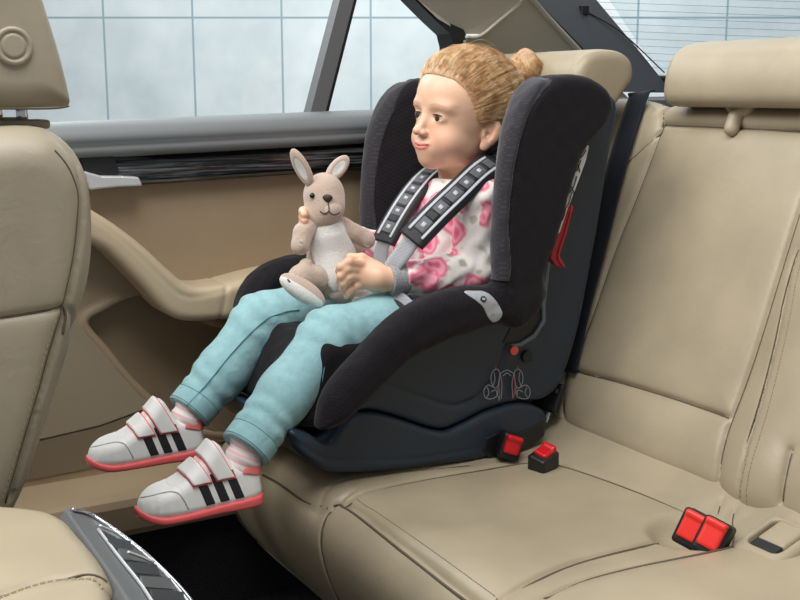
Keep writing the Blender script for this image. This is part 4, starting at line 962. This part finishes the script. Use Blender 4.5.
# ------------------------------------------------------------------ harness of the child seat
def on_shirt(pts, f, off, camw=.9):
    P, N = proj(cr(pts, 8), f, off=off)
    for _ in range(6): P[1:-1] = P[1:-1]*.5+.25*(P[:-2]+P[2:]); N[1:-1] = N[1:-1]*.5+.25*(N[:-2]+N[2:])
    for _ in range(70): P[1:-1] = P[1:-1]*.5+.25*(P[:-2]+P[2:])
    lift = max(0., float((off-f(P)).max())); Nm = unit(N.mean(0)+unit(CAM-P.mean(0))*camw); N = np.tile(Nm, (len(P), 1)); return P+Nm*lift*.8, N
def strip(name, P, N, w, t, mat, parent, lat=0.0, lift=0.0, a=0.0, b=1.0, bulge=0.0):
    n = len(P); T = np.gradient(P, axis=0); T /= nrm(T)[:, None]; Sx = np.cross(N, T); Sx /= nrm(Sx)[:, None]
    U = np.cross(T, Sx); Pn = P+Sx*lat+U*lift; i0, i1 = int(a*(n-1)), max(int(b*(n-1)), int(a*(n-1))+1); sl = slice(i0, i1+1)
    return ribbon(name, Pn[sl], Sx[sl], w, t, mat, parent, 2, bulge)
def harness(pp, Nv, wp, strap, parent=cs):
    P = cr([A(*p) for p in pp], 8); N = np.tile(unit(Nv), (len(P), 1))
    pad = strip('harness_pad', P, N, wp, .009, M['pad_black'], parent, bulge=.2)
    strip('pad_insert', P, N, wp*.44, .003, M['pad_grey'], pad, 0, .0062, .12, .93)
    for s_ in (-1, 1): strip('pad_stripe', P, N, wp*.10, .0024, M['pad_silver'], pad, s_*wp*.29, .0066, .10, .95)
    for k in range(5):
        a0 = .20+k*.145; strip('pad_rib', P, N, wp*.42, .0045, M['pad_black'], pad, 0, .0068, a0, a0+.035)
        strip('pad_rib', P, N, wp*.16, .004, M['pad_silver'], pad, 0, .0068, a0+.07, a0+.10)
    P2 = cr([A(*p) for p in strap], 8)
    strip('harness_strap', P2, np.tile(unit(Nv), (len(P2), 1)), wp*.62, .0022, M['webbing_grey'], parent)
harness([(495, 162, 1.50), (479, 173, 1.475), (459, 192, 1.455), (436, 214, 1.447), (411, 240, 1.45)], (-.55, -.72, .42), .046, [(414, 237, 1.452), (403, 252, 1.462), (392, 268, 1.475), (386, 290, 1.50)])
harness([(437, 169, 1.615), (424, 180, 1.60), (410, 197, 1.59), (397, 217, 1.585), (383, 242, 1.58)], (-.75, -.42, .45), .044, [(384, 240, 1.58), (380, 256, 1.585), (378, 274, 1.58), (380, 288, 1.57)])
ribbon('harness_strap', [A(494, 160, 1.50)+np.array([.0, 0, .004]), A(500, 156, 1.50)+np.array([.02, 0, .01]), A(512, 160, 1.50)+np.array([.04, 0, .0])], [0, 1., 0], .040, .006, M['pad_black'], cs)
ribbon('lap_strap', [A(383, 300, 1.50), A(394, 296, 1.475), A(406, 304, 1.455), A(416, 316, 1.44)], [.2, .3, .9], .022, .002, M['webbing_grey'], cs)
ribbon('lap_strap', [A(384, 304, 1.492), A(396, 302, 1.465), A(408, 312, 1.445)], [.2, .3, .9], .007, .003, M['pad_black'], cs)
# ------------------------------------------------------------------ plush kangaroo
kg = empty('plush_kangaroo', tuple(A(325, 298, 1.57))); tag(kg, 'tan plush kangaroo with white belly held on the lap by the child', 'plush toy')
YK = 1.565
KR = frame([0, 0, 1.], unit(np.array([-.55, -.84, .1])))   # x: across, y: up, z: towards the viewer
k_ = lambda x, y, z=0.0: A(x, y, YK)+KR[:, 2]*z
def sp(P, x, y, z, r, rot=0.0):
    c, s = math.cos(rot), math.sin(rot); R2 = KR@np.array([[c, -s, 0], [s, c, 0], [0, 0, 1.]]); return ell(P, k_(x, y, z), r, R2)
PX = 1.0/FPX*1.72
def f_khead(P):
    d = sp(P, 324, 196, 0, (.033, .037, .032)); d = smin(d, sp(P, 330, 207, .020, (.025, .023, .022)), .012)
    return smin(d, sp(P, 322, 216, .004, (.028, .024, .026)), .012)
def f_kbody(P):
    d = sp(P, 330, 252, -.004, (.038, .056, .034), .05); d = smin(d, sp(P, 330, 277, .0, (.042, .036, .040)), .02)
    return smin(d, cap(P, k_(324, 212, 0), k_(328, 232, 0), .024, .030), .012)
lo_, hi_ = k_(325, 230)-.16, k_(325, 230)+.16
S('body', lambda P: f_kbody(P)+.0006*wob(P, 200), lo_, hi_, .0024, M['plush_tan'], kg)
kh = S('head', lambda P: smin(f_khead(P), f_kbody(P)+.006, .004), k_(325, 200)-.07, k_(325, 200)+.07, .0022, M['plush_tan'], kg)
muz = S('muzzle', lambda P: smin(sp(P, 331, 207, .0235, (.0225, .0205, .0205)), f_khead(P)+.004, .002), k_(330, 205)-.05, k_(330, 205)+.05, .002, M['plush_pale'], kg)
bel = G2([(k_(x, y)@KR[:, 0], k_(x, y)@KR[:, 1]) for x, y in [(312, 219), (322, 223), (333, 222), (342, 218), (350, 234), (358, 250), (357, 264), (346, 278), (338, 288), (330, 280), (318, 266), (311, 250), (313, 234)]], True, m=.05, h=.001)
S('belly', lambda P: smax(f_kbody(P)-.0030, bel(P@KR[:, 0], P@KR[:, 1]), .003), k_(332, 250)-.08, k_(332, 250)+.09, .0020, M['plush_white'], kg)
def limb(name, pts, rads, mat=M['plush_tan'], zs=None, h=.0022):
    P3 = [k_(*p) for p in pts]; lo, hi = bb(P3, max(rads)+.012)
    return S(name, lambda P: chain(P, P3, rads, .004)+.0005*wob(P, 220), lo, hi, h, mat, kg)
limb('arm', [(314, 222, .002), (304, 232, .010), (302, 244, .018)], [.014, .0155, .0150])
limb('arm', [(342, 224, .006), (356, 232, .018), (368, 238, .026)], [.013, .0145, .0140])
limb('leg', [(318, 276, .022), (304, 274, .030), (308, 262, .026)], [.022, .020, .010])
limb('leg', [(342, 284, .020), (348, 292, .024), (338, 290, .03)], [.020, .015, .014])
def foot(c, ang, L, z0):
    c0 = k_(*c); cc, ss = math.cos(ang), math.sin(ang); R2 = KR@np.array([[cc, -ss, 0], [ss, cc, 0], [0, 0, 1.]])
    ft_ = S('foot', lambda P: ell(P, c0, (L, .0165, .0165), R2), c0-.06, c0+.06, .0022, M['plush_tan'], kg)
    S('foot_pad', lambda P: smax(ell(P, c0+R2[:, 2]*.0022-R2[:, 1]*.0022, (L*.99, .0150, .0164), R2), -(P-c0)@R2[:, 2]-.006, .002), c0-.06, c0+.06, .0020, M['plush_white'], ft_)
    return R2, c0
R2, c0f = foot((307, 284, .052), math.radians(-33), .040, 0); foot((364, 296, .036), math.radians(-8), .026, 0)
e3, _ = proj([c0f-R2[:, 0]*.030+R2[:, 1]*.006+R2[:, 2]*.02, c0f-R2[:, 0]*.024+R2[:, 1]*.004+R2[:, 2]*.02], lambda P: ell(P, c0f, (.040, .0165, .0168), R2), off=.0012)
tube('toe_stitch', [e3[0], (e3[0]+e3[1])/2+R2[:, 2]*.001, e3[1]], .0012, M['floss'], kg)
def earf(base, tip, w, off, nsign):
    b, t = k_(*base), k_(*tip); L = t-b; ln = np.linalg.norm(L); y_ = L/ln; z_ = unit(KR[:, 2]-y_*(KR[:, 2]@y_)+KR[:, 0]*off); x_ = np.cross(y_, z_); RR = np.stack([x_, y_, z_], 1); c = b+L*.52
    f = lambda P: smax(ell(P, c, (w, ln*.56, .0075), RR), -ell(P, c+z_*.010, (w*.78, ln*.48, .0065), RR), .002)
    e = S('ear', f, c-.05, c+.05, .0019, M['plush_tan'], kg)
    S('ear_lining', lambda P: smax(ell(P, c+z_*.0012, (w*.78, ln*.49, .0050), RR), -ell(P, c+z_*.0105, (w*.76, ln*.47, .0065), RR), .001), c-.05, c+.05, .0019, M['plush_white'], e)
earf((312, 184, .0), (293, 153, .004), .0125, -.35, -1); earf((326, 180, .0), (348, 158, .004), .0130, .35, 1)
nq = k_(331, 193, .0); pn, nn_ = proj([k_(331, 194, .046)], lambda P: np.minimum(f_khead(P), sp(P, 331, 207, .0235, (.0225, .0205, .0205))), off=.001)
fm = lambda P: np.minimum(f_khead(P), sp(P, 331, 207, .0235, (.0225, .0205, .0205)))
S('nose', lambda P: smin(ell(P, pn[0], (.0080, .0048, .0045), KR), ell(P, pn[0]-KR[:, 1]*.004, (.0040, .0040, .0040), KR), .003), pn[0]-.02, pn[0]+.02, .0014, M['nose'], kg)
for L in ([(331, 197), (332, 204), (332, 208)], [(332, 208), (329, 211), (325, 211), (321, 209)], [(332, 208), (335, 211), (339, 211), (342, 209)]):
    Pm, _ = proj([k_(x, y, .046) for x, y in L], fm, off=.0006); tube('mouth_stitch', Pm, .0009, M['floss'], kg, 5)
pe, ne = proj([k_(307, 193, .03)], fm, off=.0005); ball('eye', pe[0], .0043, M['bead'], kg)
Pl, _ = proj([k_(x, y, .03) for x, y in [(303, 194), (306, 189.5), (311, 191)]], fm, off=.0006); tube('eye_stitch', Pl, .0008, M['floss'], kg, 5)
pe, ne = proj([k_(352, 191, -.002)], fm, off=.0005); ball('eye', pe[0], .0043, M['bead'], kg)
for L in ([(302, 238), (304, 239), (306, 238)], [(302, 242), (304, 243), (306, 242)], [(370, 233), (371, 236), (371, 239)], [(366, 241), (369, 243), (371, 243)]):
    Pm = [k_(x, y, .034 if x < 340 else .041) for x, y in L]; tube('paw_stitch', Pm, .0006, M['plush_white'], kg, 4)
# ------------------------------------------------------------------ camera, light
cam = bpy.data.cameras.new('camera'); co = bpy.data.objects.new('camera', cam); C.objects.link(co)
cam.sensor_width = 36; cam.lens = 36*FPX/800; cam.clip_start = .01
co.matrix_world = Matrix(((rt[0], upv[0], -fw[0], 0), (rt[1], upv[1], -fw[1], 0), (rt[2], upv[2], -fw[2], 1.0), (0, 0, 0, 1)))
bpy.context.scene.camera = co
def area(name, loc, target, size, power, col=(1, 1, 1), sy=None):
    l = bpy.data.lights.new(name, 'AREA'); l.energy = power; l.color = col; l.size = size
    if sy: l.shape = 'RECTANGLE'; l.size_y = sy
    o = bpy.data.objects.new(name, l); C.objects.link(o); o.location = loc
    o.rotation_euler = (Vector(target)-Vector(loc)).to_track_quat('-Z', 'Y').to_euler(); return o
area('softbox_front', (-1.0, 1.6, 2.5), (1.0, 1.4, .6), 1.1, 34, (1, .985, .96))
area('softbox_top', (.2, .6, 2.6), (.7, 1.4, .5), 1.2, 30, (1, .99, .97))
area('window_light', (.3, 4.2, 2.6), (.8, 1.6, .8), 2.0, 40, (.93, .97, 1), 1.2)
area('wall_light', tuple(fh*3.6+np.array([.4, 0, 3.6])), tuple(fh*6+np.array([0, 0, 1.2])), 3.0, 120, (.97, .99, 1), 1.)
wd = bpy.data.worlds.new('World'); bpy.context.scene.world = wd; wd.use_nodes = True
wd.node_tree.nodes['Background'].inputs[0].default_value = (.97, .98, 1, 1); wd.node_tree.nodes['Background'].inputs[1].default_value = .23
sc = bpy.context.scene; vs = sc.view_settings; vs.view_transform = 'Standard'; vs.look = 'None'; vs.gamma = 1; vs.use_curve_mapping = False; vs.exposure = 0.32
